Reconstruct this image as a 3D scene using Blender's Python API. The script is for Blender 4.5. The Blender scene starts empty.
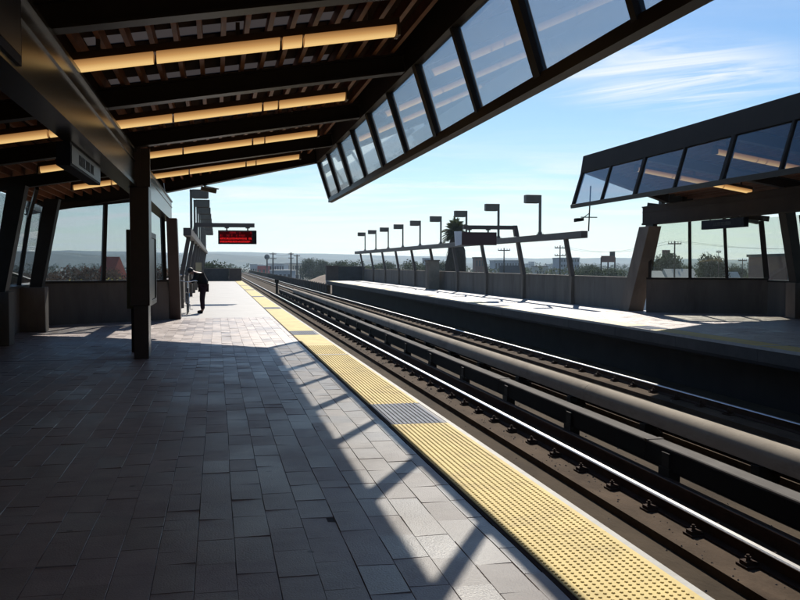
import bpy, bmesh, math, random
from mathutils import Vector, Matrix, Quaternion, noise as mnoise
R = random.Random(7)
S = bpy.context.scene
COL = S.collection
rad = math.radians

# ------------------------------------------------------------------ camera
F = 900.0                      # focal length in pixels of the 800 px wide photograph
YAW, PITCH = math.atan(183/F), math.atan(36/F)
EYE = Vector((0, 0, 1.55))
cd = bpy.data.cameras.new('camera'); cam = bpy.data.objects.new('camera', cd); COL.objects.link(cam)
cd.sensor_width = 36; cd.lens = F/800*36; cd.clip_end = 12000; cd.clip_start = .05
cam.location = EYE
cam.rotation_euler = (math.pi/2-PITCH, 0, -YAW)
S.camera = cam
CM = cam.rotation_euler.to_matrix()
def at(px, py, D):
    """a point of the place: seen in direction (px, py), D metres ahead"""
    return EYE + CM @ Vector(((px-400)/F*D, -(py-300)/F*D, -D))

# ------------------------------------------------------------------ materials
MATS = {}
def mat(name, col, rough=.6, metal=0., var=.12, vscale=3., bump=0., bscale=40., spec=.5, emit=None, es=1., stain=None, stretch=(1,1,1), coat=0.):
    m = bpy.data.materials.new(name); m.use_nodes = True
    nt = m.node_tree; N = nt.nodes; L = nt.links
    b = N['Principled BSDF']
    b.inputs['Roughness'].default_value = rough; b.inputs['Metallic'].default_value = metal
    b.inputs['Specular IOR Level'].default_value = spec
    b.inputs['Coat Weight'].default_value = coat
    tc = N.new('ShaderNodeTexCoord')
    mp = N.new('ShaderNodeMapping'); mp.inputs['Scale'].default_value = stretch
    geo = N.new('ShaderNodeNewGeometry')
    L.new(geo.outputs['Position'], mp.inputs['Vector'])
    nz = N.new('ShaderNodeTexNoise'); nz.inputs['Scale'].default_value = vscale; nz.inputs['Detail'].default_value = 6; nz.inputs['Roughness'].default_value = .65
    L.new(mp.outputs[0], nz.inputs['Vector'])
    mr = N.new('ShaderNodeMapRange'); mr.inputs[1].default_value = .3; mr.inputs[2].default_value = .7
    mr.inputs[3].default_value = 1-var; mr.inputs[4].default_value = 1+var
    L.new(nz.outputs[0], mr.inputs[0])
    mx = N.new('ShaderNodeMix'); mx.data_type = 'RGBA'; mx.blend_type = 'MULTIPLY'; mx.inputs[0].default_value = 1
    mx.inputs[6].default_value = (*col, 1)
    L.new(mr.outputs[0], mx.inputs[7])
    out = mx.outputs[2]
    if stain:
        n2 = N.new('ShaderNodeTexNoise'); n2.inputs['Scale'].default_value = stain[1]; n2.inputs['Detail'].default_value = 8; n2.inputs['Roughness'].default_value = .7
        L.new(mp.outputs[0], n2.inputs['Vector'])
        r2 = N.new('ShaderNodeMapRange'); r2.inputs[1].default_value = .5; r2.inputs[2].default_value = .72; r2.inputs[4].default_value = stain[2]
        L.new(n2.outputs[0], r2.inputs[0])
        m2 = N.new('ShaderNodeMix'); m2.data_type = 'RGBA'
        L.new(r2.outputs[0], m2.inputs[0]); L.new(out, m2.inputs[6]); m2.inputs[7].default_value = (*stain[0], 1)
        out = m2.outputs[2]
    L.new(out, b.inputs['Base Color'])
    if bump:
        n3 = N.new('ShaderNodeTexNoise'); n3.inputs['Scale'].default_value = bscale; n3.inputs['Detail'].default_value = 5
        L.new(mp.outputs[0], n3.inputs['Vector'])
        bp = N.new('ShaderNodeBump'); bp.inputs['Strength'].default_value = bump; bp.inputs['Distance'].default_value = .01
        L.new(n3.outputs[0], bp.inputs['Height']); L.new(bp.outputs[0], b.inputs['Normal'])
    if emit:
        b.inputs['Emission Color'].default_value = (*emit, 1); b.inputs['Emission Strength'].default_value = es
    MATS[name] = m
    return m

def glass(name, tint, refl=.05, rough=.02, dust=.0):
    m = bpy.data.materials.new(name); m.use_nodes = True
    nt = m.node_tree; N = nt.nodes; L = nt.links
    N.remove(N['Principled BSDF'])
    t = N.new('ShaderNodeBsdfTransparent'); t.inputs[0].default_value = (*tint, 1)
    g = N.new('ShaderNodeBsdfGlossy'); g.inputs['Roughness'].default_value = rough; g.inputs[0].default_value = (1, 1, 1, 1)
    lw = N.new('ShaderNodeLayerWeight'); lw.inputs['Blend'].default_value = .5
    pw = N.new('ShaderNodeMath'); pw.operation = 'POWER'; pw.inputs[1].default_value = 5; L.new(lw.outputs['Facing'], pw.inputs[0])
    ma = N.new('ShaderNodeMath'); ma.operation = 'MULTIPLY_ADD'; ma.inputs[1].default_value = 1-refl; ma.inputs[2].default_value = refl; L.new(pw.outputs[0], ma.inputs[0])
    mx = N.new('ShaderNodeMixShader'); L.new(ma.outputs[0], mx.inputs[0])
    L.new(t.outputs[0], mx.inputs[1]); L.new(g.outputs[0], mx.inputs[2])
    o = mx.outputs[0]
    if dust:
        d = N.new('ShaderNodeBsdfTranslucent'); d.inputs[0].default_value = (.6, .62, .62, 1)
        nz = N.new('ShaderNodeTexNoise'); nz.inputs['Scale'].default_value = .9; nz.inputs['Detail'].default_value = 4
        geo = N.new('ShaderNodeNewGeometry'); L.new(geo.outputs['Position'], nz.inputs['Vector'])
        mr = N.new('ShaderNodeMapRange'); mr.inputs[1].default_value = .3; mr.inputs[2].default_value = .75; mr.inputs[3].default_value = dust*.7; mr.inputs[4].default_value = dust
        L.new(nz.outputs[0], mr.inputs[0])
        m2 = N.new('ShaderNodeMixShader'); L.new(mr.outputs[0], m2.inputs[0]); L.new(o, m2.inputs[1]); L.new(d.outputs[0], m2.inputs[2]); o = m2.outputs[0]
    L.new(o, N['Material Output'].inputs['Surface'])
    MATS[name] = m
    return m

def emission(name, col, s, var=0.):
    m = bpy.data.materials.new(name); m.use_nodes = True
    N = m.node_tree.nodes; L = m.node_tree.links
    N.remove(N['Principled BSDF']); e = N.new('ShaderNodeEmission'); e.inputs[0].default_value = (*col, 1); e.inputs[1].default_value = s
    L.new(e.outputs[0], N['Material Output'].inputs['Surface']); MATS[name] = m
    return m

STEEL = mat('brown_steel', (.030, .024, .020), .45, 0, .2, 2.5, .05, 60, .2)
GIRD = mat('girder_paint', (.027, .023, .016), .26, 0, .18, 2.0, .04, 30, .3)
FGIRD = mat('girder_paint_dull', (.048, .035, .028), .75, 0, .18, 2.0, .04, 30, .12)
POSTM = mat('post_paint', (.050, .032, .027), .4, 0, .2, 3, .05, 50, .5)
FASC = mat('fascia_metal', (.038, .029, .024), .75, 0, .12, 2, .02, 30, .12)
RIB = mat('rib_timber', (.29, .12, .06), .55, 0, .25, 4, .05, 50)  # base colour raised to stand in for warm lamp light on the ribs
DECK = mat('deck_metal', (.040, .021, .015), .85, 0, .2, 3, .0, spec=.08)
CONC = mat('wall_concrete', (.145, .128, .11), .8, 0, .2, 1.6, .25, 25, .3, stain=((.06, .05, .04), 1.2, .75), stretch=(1, 1, .25))
CONCD = mat('pilaster_concrete', (.165, .138, .112), .8, 0, .22, 2, .25, 25, .3, stain=((.10, .085, .07), 1.5, .6), stretch=(1, 1, .4))
SLAB = mat('platform_concrete', (.335, .33, .315), .6, 0, .10, 1.2, .12, 60, .4, stain=((.27, .27, .27), .8, .55))
EDGE = mat('edge_concrete', (.45, .45, .42), .7, 0, .12, 5, .1, 60, .3, stain=((.22, .21, .19), 3, .5))
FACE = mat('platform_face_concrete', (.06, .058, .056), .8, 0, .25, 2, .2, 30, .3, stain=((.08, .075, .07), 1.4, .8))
BED = mat('bed_concrete', (.070, .052, .034), .92, 0, .35, 1.4, .8, 30, .06, stain=((.045, .033, .024), .9, .85), stretch=(1, .45, 1))
PLIN = mat('plinth_concrete', (.085, .060, .040), .92, 0, .35, 2, .7, 40, .06, stain=((.045, .030, .02), 1.7, .85), stretch=(1, .5, 1))
UNDER = mat('underside_shade_concrete', (.022, .021, .022), .9, 0, .25, 1.5, .2, 30, .2)  # albedo darkened to carry the shade below the platform edge
JOINT = mat('joint_filler', (.025, .023, .022), .8)
BEDD = mat('joint_sand', (.07, .062, .058), .9)
RUST = mat('rusty_rail_steel', (.045, .024, .016), .85, 0, .3, 6, .3, 70, .1)
HEADM = mat('polished_rail_steel', (.46, .455, .44), .36, 1., .08, 6)
COVG = mat('grey_cover_fibreglass', (.16, .15, .135), .9, 0, .25, 3, .1, 60, .06, stain=((.11, .10, .09), 2.5, .6), stretch=(1, .4, 1))
COVD = mat('cover_side_shade', (.008, .007, .006), .85, 0, .2, 3, spec=.1)  # near-black colour stands in for shade on the cover's front
COVB = mat('beige_cover_fibreglass', (.36, .31, .24), .85, 0, .16, 2, .08, 60, .12, stain=((.13, .105, .08), 1.6, .7), stretch=(1, .35, 1))
BLACK = mat('black_insulator', (.009, .008, .007), .7, 0, .2, 8, spec=.15)
LAMPM = mat('lamp_paint', (.125, .115, .095), .55, 0, .15, 4)
FENCEM = mat('fence_paint', (.078, .062, .054), .55, 0, .18, 3, .05, 40)
SIGNB = mat('sign_navy', (.012, .014, .03), .6, 0, .1, 6, spec=.08)
SIGNF = mat('sign_face', (.022, .026, .036), .35, 0, .15, 3, spec=.15)
SIGNT = mat('sign_lettering', (.075, .075, .08), .6)
MAROON = mat('sign_maroon', (.05, .010, .012), .35, 0, .1, 5)
WHITE = mat('white_reflection', (.75, .76, .78), .5, 0, .05, 5)
CASE = mat('case_olive', (.11, .11, .05), .45, 0, .15, 5)
JACKET = mat('black_cloth', (.010, .010, .012), .85, 0, .3, 20, .3, 120, .2)
TROUS = mat('aubergine_cloth', (.018, .008, .016), .85, 0, .3, 20, .3, 120, .2)
SKIN = mat('skin', (.28, .15, .10), .5, 0, .1, 20)
HAIR = mat('hair', (.012, .009, .007), .6, 0, .3, 60)
CHROME = mat('bicycle_metal', (.6, .6, .6), .2, 1., .1, 10)
RUBBER = mat('tyre_rubber', (.02, .02, .02), .7)
BIKEP = mat('bicycle_paint', (.03, .03, .04), .3, 0, .1, 9)
TAN = mat('tan_board', (.42, .36, .22), .6, 0, .1, 5)
BROWNBOX = mat('brown_box', (.085, .06, .05), .7, 0, .2, 3)
DARKWALL = mat('dark_wall', (.06, .058, .058), .8, 0, .25, 2, .2, 20, stain=((.03, .03, .03), 1.4, .6))
DIFFM = emission('warm_diffuser', (1, .62, .25), 1.)
_n = DIFFM.node_tree.nodes; _l = DIFFM.node_tree.links
_g = _n.new('ShaderNodeNewGeometry'); _s = _n.new('ShaderNodeSeparateXYZ'); _l.new(_g.outputs['Normal'], _s.inputs[0])
_r = _n.new('ShaderNodeValToRGB'); _r.color_ramp.elements[0].position = .05; _r.color_ramp.elements[0].color = (.70, .455, .18, 1); _r.color_ramp.elements[1].position = .62; _r.color_ramp.elements[1].color = (.15, .06, .018, 1)
_e = _r.color_ramp.elements.new(.25); _e.color = (.46, .245, .085, 1)
_m = _n.new('ShaderNodeMath'); _m.operation = 'MULTIPLY_ADD'; _m.inputs[1].default_value = .5; _m.inputs[2].default_value = .5; _l.new(_s.outputs[2], _m.inputs[0])
_l.new(_m.outputs[0], _r.inputs[0]); _l.new(_r.outputs[0], _n['Emission'].inputs[0])
HOUS = mat('fixture_housing', (.09, .06, .035), .5)
LEDR = emission('led_red', (1.0, .02, .02), .75)
LEDBG = emission('led_glow', (.9, .01, .03), .02)
LEDD = emission('led_red_dim', (.7, .012, .02), .32)
GPAN = glass('canopy_glass', (.765, .77, .765), dust=.095)
GPAF = glass('tinted_glass', (.70, .71, .74), dust=.015)
GWIN = glass('window_glass', (.75, .775, .785), dust=.008)
GWIF = glass('far_window_glass', (.86, .88, .84), dust=.01)
# translucent roof light
m = bpy.data.materials.new('rooflight_sheet'); m.use_nodes = True
N_ = m.node_tree.nodes; N_.remove(N_['Principled BSDF']); t_ = N_.new('ShaderNodeBsdfTranslucent'); t_.inputs[0].default_value = (.20, .185, .18, 1)
m.node_tree.links.new(t_.outputs[0], N_['Material Output'].inputs['Surface']); RLIGHT = m

def island_mat(name, c1, c2, rough, bump=.2, spec=.5):
    m = mat(name, (1, 1, 1), rough, 0, .13, 5, bump, 90, spec, stain=((.50, .48, .47), 2.3, .45))
    nt = m.node_tree; N = nt.nodes; L = nt.links
    geo = N.new('ShaderNodeNewGeometry'); cr = N.new('ShaderNodeValToRGB')
    cr.color_ramp.elements[0].color = (*c1, 1); cr.color_ramp.elements[1].color = (*c2, 1)
    L.new(geo.outputs['Random Per Island'], cr.inputs[0])
    b = N['Principled BSDF']; src = b.inputs['Base Color'].links[0].from_socket
    vo = N.new('ShaderNodeTexVoronoi'); vo.inputs['Scale'].default_value = 2.3; vo.inputs['Randomness'].default_value = 1
    L.new(geo.outputs['Position'], vo.inputs['Vector'])
    vr = N.new('ShaderNodeMapRange'); vr.inputs[1].default_value = .035; vr.inputs[2].default_value = .06; vr.inputs[3].default_value = .35; vr.inputs[4].default_value = 1.
    L.new(vo.outputs['Distance'], vr.inputs[0])
    mg = N.new('ShaderNodeMix'); mg.data_type = 'RGBA'; mg.blend_type = 'MULTIPLY'; mg.inputs[0].default_value = 1
    L.new(src, mg.inputs[6]); L.new(vr.outputs[0], mg.inputs[7]); src = mg.outputs[2]
    rn = N.new('ShaderNodeTexNoise'); rn.inputs['Scale'].default_value = .8; rn.inputs['Detail'].default_value = 5; L.new(geo.outputs['Position'], rn.inputs['Vector'])
    ra = N.new('ShaderNodeMath'); ra.operation = 'MULTIPLY_ADD'; ra.inputs[1].default_value = .35; ra.inputs[2].default_value = rough-.17; L.new(rn.outputs[0], ra.inputs[0])
    rb_ = N.new('ShaderNodeMath'); rb_.operation = 'MULTIPLY_ADD'; rb_.inputs[1].default_value = .14; L.new(geo.outputs['Random Per Island'], rb_.inputs[0]); L.new(ra.outputs[0], rb_.inputs[2]); L.new(rb_.outputs[0], b.inputs['Roughness'])
    mx = N.new('ShaderNodeMix'); mx.data_type = 'RGBA'; mx.blend_type = 'MULTIPLY'; mx.inputs[0].default_value = 1
    L.new(src, mx.inputs[6]); L.new(cr.outputs[0], mx.inputs[7]); L.new(mx.outputs[2], b.inputs['Base Color'])
    return m
PAVER = island_mat('clay_paver', (.255, .205, .185), (.365, .30, .275), .36, .3)
YEL = mat('yellow_tactile', (.70, .56, .235), .75, 0, .10, 2.5, .08, 80, .2, stain=((.38, .29, .14), 2.1, .7))
YELD = mat('yellow_tactile_far', (.60, .45, .14), .6, 0, .14, 2.5, .08, 80, .4, stain=((.36, .30, .18), 1.6, .6))
BLUE = mat('blue_grey_grating', (.20, .235, .30), .8, 0, .2, 5, .05, 60, .12)
BLUED = mat('blue_grey_groove', (.03, .035, .055), .7)

# ------------------------------------------------------------------ mesh builder
class MB:
    def __init__(s): s.v = []; s.f = []; s.fm = []
    def add(s, vs, fs, mi=0):
        o = len(s.v); s.v += [tuple(v) for v in vs]
        for f in fs: s.f.append(tuple(i+o for i in f)); s.fm.append(mi)
    def hexa(s, p, mi=0):       # 8 points: bottom 4 ccw, top 4 ccw
        s.add(p, [(3, 2, 1, 0), (4, 5, 6, 7), (0, 1, 5, 4), (1, 2, 6, 5), (2, 3, 7, 6), (3, 0, 4, 7)], mi)
    def box(s, x0, x1, y0, y1, z0, z1, mi=0):
        s.hexa([(x0, y0, z0), (x1, y0, z0), (x1, y1, z0), (x0, y1, z0), (x0, y0, z1), (x1, y0, z1), (x1, y1, z1), (x0, y1, z1)], mi)
        return s
    def prism(s, poly, axis, a, b, mi=0):    # polygon extruded along axis; poly in the other two coords
        n = len(poly)
        def P(u, v, w):
            return {'x': (w, u, v), 'y': (u, w, v), 'z': (u, v, w)}[axis]
        vs = [P(u, v, a) for u, v in poly]+[P(u, v, b) for u, v in poly]
        fs = [tuple(range(n-1, -1, -1)), tuple(range(n, 2*n))]+[(i, (i+1) % n, n+(i+1) % n, n+i) for i in range(n)]
        s.add(vs, fs, mi); return s
    def bar(s, p, q, w, h, up=(0, 0, 1), mi=0):
        p, q = Vector(p), Vector(q); d = (q-p).normalized(); u = Vector(up)
        x = d.cross(u)
        if x.length < 1e-4: x = d.cross(Vector((0, 1, 0)))
        x.normalize(); z = x.cross(d)
        c = [(-w/2, -h/2), (w/2, -h/2), (w/2, h/2), (-w/2, h/2)]
        s.hexa([p+x*a+z*b for a, b in c]+[q+x*a+z*b for a, b in c], mi); return s
    def tube(s, pts, r, n=8, mi=0, caps=True):
        pts = [Vector(p) for p in pts]
        rs = r if isinstance(r, (list, tuple)) else [r]*len(pts)
        rings = []
        for i, p in enumerate(pts):
            d = (pts[min(i+1, len(pts)-1)]-pts[max(i-1, 0)]).normalized()
            a = d.orthogonal().normalized() if i == 0 else (pa-d*pa.dot(d)).normalized()
            pa = a; b = d.cross(a)
            rings.append([p+(a*math.cos(2*math.pi*k/n)+b*math.sin(2*math.pi*k/n))*rs[i] for k in range(n)])
        vs = [v for r_ in rings for v in r_]; fs = []
        for i in range(len(pts)-1):
            for k in range(n): fs.append((i*n+k, i*n+(k+1) % n, (i+1)*n+(k+1) % n, (i+1)*n+k))
        if caps: fs += [tuple(range(n-1, -1, -1)), tuple(range((len(pts)-1)*n, len(pts)*n))]
        s.add(vs, fs, mi); return s
    def ring(s, c, axis, r, t, n=24, m=6, mi=0):
        c = Vector(c); ax = Vector(axis).normalized(); a = ax.orthogonal().normalized(); b = ax.cross(a)
        vs = []; fs = []
        for i in range(n):
            th = 2*math.pi*i/n; rd = a*math.cos(th)+b*math.sin(th)
            for k in range(m):
                ph = 2*math.pi*k/m; vs.append(c+rd*(r+t*math.cos(ph))+ax*t*math.sin(ph))
        for i in range(n):
            for k in range(m): fs.append((i*m+k, ((i+1) % n)*m+k, ((i+1) % n)*m+(k+1) % m, i*m+(k+1) % m))
        s.add(vs, fs, mi); return s
    def ball(s, c, r, n=10, m=6, mi=0):
        c = Vector(c); rr = r if isinstance(r, (tuple, list)) else (r, r, r)
        vs = [c+Vector((0, 0, -rr[2]))]; fs = []
        for j in range(1, m):
            t = -math.pi/2+math.pi*j/m
            for i in range(n):
                p = 2*math.pi*i/n; vs.append(c+Vector((rr[0]*math.cos(t)*math.cos(p), rr[1]*math.cos(t)*math.sin(p), rr[2]*math.sin(t))))
        vs.append(c+Vector((0, 0, rr[2])))
        for i in range(n):
            fs.append((0, 1+(i+1) % n, 1+i)); fs.append((len(vs)-1, 1+(m-2)*n+i, 1+(m-2)*n+(i+1) % n))
            for j in range(m-2): fs.append((1+j*n+i, 1+j*n+(i+1) % n, 1+(j+1)*n+(i+1) % n, 1+(j+1)*n+i))
        s.add(vs, fs, mi); return s
    def build(s, name, mats, parent=None, tf=None, bevel=0, smooth=False, recalc=True):
        """vertices are world coordinates; tf mirrors them to the other platform"""
        vs = [tf(v) for v in s.v] if tf else s.v
        off = WL(parent) if parent else Vector((0, 0, 0))
        me = bpy.data.meshes.new(name)
        me.from_pydata([tuple(Vector(v)-off) for v in vs], [], s.f)
        ms = mats if isinstance(mats, (list, tuple)) else [mats]
        for m_ in ms: me.materials.append(m_)
        for p, mi in zip(me.polygons, s.fm): p.material_index = mi; p.use_smooth = smooth
        if recalc:
            bm = bmesh.new(); bm.from_mesh(me); bmesh.ops.recalc_face_normals(bm, faces=bm.faces); bm.to_mesh(me); bm.free()
        me.update()
        o = bpy.data.objects.new(name, me); COL.objects.link(o)
        if parent: o.parent = parent
        if bevel:
            b = o.modifiers.new('bevel', 'BEVEL'); b.width = bevel; b.segments = 2; b.limit_method = 'ANGLE'
        return o
def WL(o):
    v = Vector(o.location)
    while o.parent: o = o.parent; v += o.location
    return v
def tag(o, label=None, cat=None, group=None, kind=None):
    if label: o['label'] = label
    if cat: o['category'] = cat
    if group: o['group'] = group
    if kind: o['kind'] = kind
    return o
def empty(name, loc, label, cat, group=None):
    o = bpy.data.objects.new(name, None); COL.objects.link(o); o.location = loc; o.empty_display_size = .2
    return tag(o, label, cat, group)
def copy_tree(o, parent=None):
    c = o.copy(); COL.objects.link(c); c.parent = parent
    for ch in o.children: copy_tree(ch, c)
    return c
ORD = ['first', 'second', 'third', 'fourth', 'fifth', 'sixth', 'seventh', 'eighth', 'ninth', 'tenth', 'eleventh', 'twelfth']

W = 12.19                      # the two platforms mirror each other about the line between the tracks
def same(v): return Vector(v)
def across(dy):
    return lambda v: Vector((W-v[0], v[1]+dy, v[2]))

# ------------------------------------------------------------------ platforms and track bed
XE = 2.237
YEND = 84.0
def platform(tf, yend_station, near):
    b = MB()
    b.box(-4.75, 1.60, -22, yend_station, -.3, -.006)
    b.box(-1.45, 1.60, yend_station, YEND, -.3, 0)
    b.box(1.60, XE-.044, -22, YEND, -.28, -.006)
    o = b.build('platform', SLAB, None, tf); tag(o, 'grey concrete platform on this side of the tracks' if near else 'grey concrete platform across the tracks', None, None, 'structure')
    e = MB(); e.box(XE-.044, XE, -22, YEND, -.05, .004); e.build('platform_nosing', EDGE, o, tf)
    e = MB()
    for k_ in range(34): ya_ = -22+k_*3.1; e.box(XE-.044, XE-.004, ya_+.006, min(ya_+3.1, YEND)-.006, -.28, -.05)
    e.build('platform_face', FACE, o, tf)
    e = MB(); e.box(-4.7, 1.59, -4, yend_station-.02, -.006, -.0055); e.build('paver_bedding', BEDD, o, tf)
    f = MB(); f.box(1.62, XE-.012, -22, YEND, -.34, -.28); f.box(1.5, 1.62, -22, YEND, -1.3, -.28); f.build('platform_support', UNDER, o, tf)
    # clay pavers, one mesh
    rr = random.Random(3 if near else 4); p = MB()
    x = -4.55; wdt, ln = .2015, .412
    while x < 1.585:
        y = -3+rr.random()*ln if near else -3+rr.random()*ln
        x1 = min(x+wdt, 1.592)
        wob = lambda xx, yy: 0 if xx > 1.58 or xx < -4.5 else .009*mnoise.noise(Vector((xx*1.3, yy*.45, 1.7)))+.004*mnoise.noise(Vector((xx*9, yy*2.3, 5)))
        while y < yend_station:
            l = ln if rr.random() < .86 else ln*.5
            y1 = min(y+l, yend_station)
            g = .0013; bv = .002
            dz = [rr.gauss(0, .0015) for _ in range(4)]; base = rr.gauss(0, .0008)
            if not (y < 15.24 < y1 or y < 15.21 < y1):
                sk = [rr.gauss(0, .0012) for _ in range(4)]
                c4 = [(x+wob(x, y), y+sk[0]), (x1+wob(x1, y), y+sk[1]), (x1+wob(x1, y1), y1+sk[2]), (x+wob(x, y1), y1+sk[3])]
                sg = [(1, 1), (-1, 1), (-1, -1), (1, -1)]
                a = [(u+g*i_, v+g*j_) for (u, v), (i_, j_) in zip(c4, sg)]
                q = [(u+(g+bv)*i_, v+(g+bv)*j_) for (u, v), (i_, j_) in zip(c4, sg)]
                vs = [(u, v, -.012) for u, v in a]+[(u, v, -.002+base) for u, v in a]+[(u, v, base+d) for (u, v), d in zip(q, dz)]
                fs = [(i, (i+1) % 4, 4+(i+1) % 4, 4+i) for i in range(4)]+[(4+i, 4+(i+1) % 4, 8+(i+1) % 4, 8+i) for i in range(4)]+[(8, 9, 10, 11)]
                p.add(vs, fs)
            else:
                for ya, yb in ((y, 15.205), (15.245, y1)):
                    if yb-ya > .03:
                        p.add([(x+g, ya, -.012), (x1-g, ya, -.012), (x1-g, yb, -.012), (x+g, yb, -.012), (x+g, ya, 0), (x1-g, ya, 0), (x1-g, yb, 0), (x+g, yb, 0)],
                              [(4, 5, 6, 7), (0, 1, 5, 4), (1, 2, 6, 5), (2, 3, 7, 6), (3, 0, 4, 7)])
            y = y1+.0001
        x += wdt
    p.build('paving', PAVER, o, tf)
    j = MB(); j.box(-4.7, 1.6, 15.212, 15.238, -.006, -.002); j.build('expansion_joint', JOINT, o, tf)
    # tactile strip with real domes close by
    t = MB(); d = MB()
    plates = [(8.45, 9.72), (19.6, 20.8), (31.2, 32.4), (42.6, 43.8), (54, 55.2), (65.6, 66.8)]
    y0 = -22.
    for a_, c_ in plates+[(YEND, YEND)]:
        n = max(1, round((a_-y0)/1.22))
        for i in range(n):
            ya, yb = y0+(a_-y0)*i/n, y0+(a_-y0)*(i+1)/n
            t.box(1.622, XE-.046, ya+.0015, yb-.0015, -.006, .006)
        if a_ > y0:
            yy = max(y0, 2.6)+.03
            while yy < min(a_, 17)-.02 and near:
                for k in range(13):
                    cx = 1.622+.022+k*.0418; vs = []
                    nn = 8 if yy < 9 else 5
                    for q in range(nn):
                        an = 2*math.pi*q/nn; vs.append((cx+.0112*math.cos(an), yy+.0112*math.sin(an), .0055))
                    for q in range(nn):
                        an = 2*math.pi*q/nn; vs.append((cx+.0065*math.cos(an), yy+.0065*math.sin(an), .0115))
                    d.add(vs, [(q, (q+1) % nn, nn+(q+1) % nn, nn+q) for q in range(nn)]+[tuple(range(nn, 2*nn))])
                yy += .0418
        y0 = c_
    st = t.build('tactile_strip', YEL if near else YELD, o, tf)
    if near: d.build('dome', YEL, st, tf, recalc=False); st.children[0]['kind'] = 'stuff'
    k = MB()
    for a_, c_ in plates:
        k.box(1.622, XE-.046, a_+.002, c_-.002, -.006, .001, 1)
        for i in range(12):
            xx = 1.632+i*.0445
            k.box(xx, xx+.026, a_+.004, c_-.004, .001, .009, 0)
    k.build('grating', [BLUE, BLUED], o, tf)
    w = MB(); w.box(1.622, XE-.046, 15.18, 15.27, .007, .0105); w.build('joint_plate', EDGE, o, tf)
    g = MB(); g.box(1.593, 1.62, -22, YEND, -.006, .003); g.build('strip_edge_shadow', RUST if near else JOINT, o, tf)  # dark strip drawn as the thin shadow beside the raised tiles
    return o
platform(same, 26.4, True)
platform(across(0), 27.8, False)

b = MB(); b.box(1.45, W-1.45, -22, 300, -2.2, -1.25)
b.box(XE-.6, XE-.3, YEND+.02, 300, -1.25, -.45); b.box(W-XE+.3, W-XE+.6, YEND+1, 300, -1.25, -.42)
bed = tag(b.build('track_bed', BED), 'brown stained concrete bed carrying both tracks', None, None, 'structure')
RX = [3.10, 4.78, 7.448, 9.124]
b = MB()
for x in RX: b.box(x-.44, x+.44, -22, 300, -1.25, -1.162)
b.build('rail_plinth', PLIN, bed)
b = MB()
for k in range(50):
    y = YEND+1.8+k*2.0; b.box(W-XE+.22, W-XE+.295, y, y+.28, -1.2, -.30)
b.build('parapet_bracket', FACE, bed)

b = MB(); rr = random.Random(44)
for _ in range(1500):
    zone = rr.random()
    x = rr.choice((rr.gauss(3.92, .35), rr.uniform(5.7, 6.5), rr.gauss(8.3, .35), rr.uniform(4.3, 4.7)))
    y = 3+60*rr.random()**1.8; q_ = rr.uniform(.004, .015)*(1+y/30); z0 = -1.25
    for X_ in RX:
        if abs(x-X_) < .445: z0 = -1.162
    a = rr.random()*6.28; vs = [(x+q_*math.cos(a+k*1.57)*rr.uniform(.6, 1.2), y+q_*math.sin(a+k*1.57)*rr.uniform(.6, 1.2), z0) for k in range(4)]
    b.add(vs+[(x+q_*.2, y, z0+q_*rr.uniform(.5, 1)), (x-q_*.3, y+q_*.2, z0+q_*rr.uniform(.4, .9))], [(0, 1, 4), (1, 2, 5, 4), (2, 3, 5), (3, 0, 4, 5)])
tag(b.build('debris', CONCD, None, recalc=True), 'small stones and grit scattered over the track bed', 'debris', None, 'stuff')
t = empty('track_cable', (5.95, 10, -1.25), 'dark cable lying along the track bed between the two covers', 'cable')
b = MB(); b.tube([(5.98+.05*mnoise.noise(Vector((0, k*.31, 3))), -15+k*1.6, -1.232) for k in range(62)], .017, 6); b.build('cable', BLACK, t)
def rail(x, label, fasten, right_only=False):
    t = empty('rail', (x, 0, -1.162), label, 'rail', 'running rails of the two tracks')
    pr = [(-.075, 0), (.075, 0), (.075, .012), (.012, .03), (.012, .12), (.036, .132), (.036, .142), (-.036, .142), (-.036, .132), (-.012, .12), (-.012, .03), (-.075, .012)]
    b = MB(); b.prism([(x+u, -1.158+v) for u, v in pr], 'y', -22, 300); b.build('rail_body', RUST, t)
    b = MB(); b.prism([(x-.0362, -1.0195), (x+.0362, -1.0195), (x+.0362, -1.012), (x+.024, -1.0), (x-.024, -1.0), (x-.0362, -1.012)], 'y', -22, 300); b.build('rail_head', HEADM, t)
    if not fasten: return t
    f = MB()
    f.box(x-.20, x+.20, -.09, .09, -1.162, -1.14); f.box(x-.185, x-.08, -.055, .055, -1.14, -1.105); f.box(x+.08, x+.185, -.055, .055, -1.14, -1.105)
    for sx in (-1, 1):
        f.tube([(x+sx*.135, 0, -1.105), (x+sx*.135, 0, -1.05)], .016, 6)
        f.tube([(x+sx*.135, 0, -1.085), (x+sx*.135, 0, -1.07)], .03, 6)
        f.bar((x+sx*.135, -.02, -1.098), (x+sx*.05, -.02, -1.125), .07, .018)
    p = f.build('rail_fastener', RUST, t)
    s0 = fasten[0]
    for k in range(fasten[1]):
        q = p if k == 0 else p.copy()
        if k: COL.objects.link(q)
        q.location = (0, s0+k*.945, 0)
    return t
rail(RX[0], 'nearest running rail, tucked below the edge of the near platform', None)
rail(RX[1], 'bright running rail with rusty clips, between yellow strip and grey cover', (5.3, 80))
rail(RX[2], 'running rail hidden behind the beige rounded third rail cover', None)
rail(RX[3], 'bright running rail closest to the far platform wall', (14.6, 70))

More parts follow.
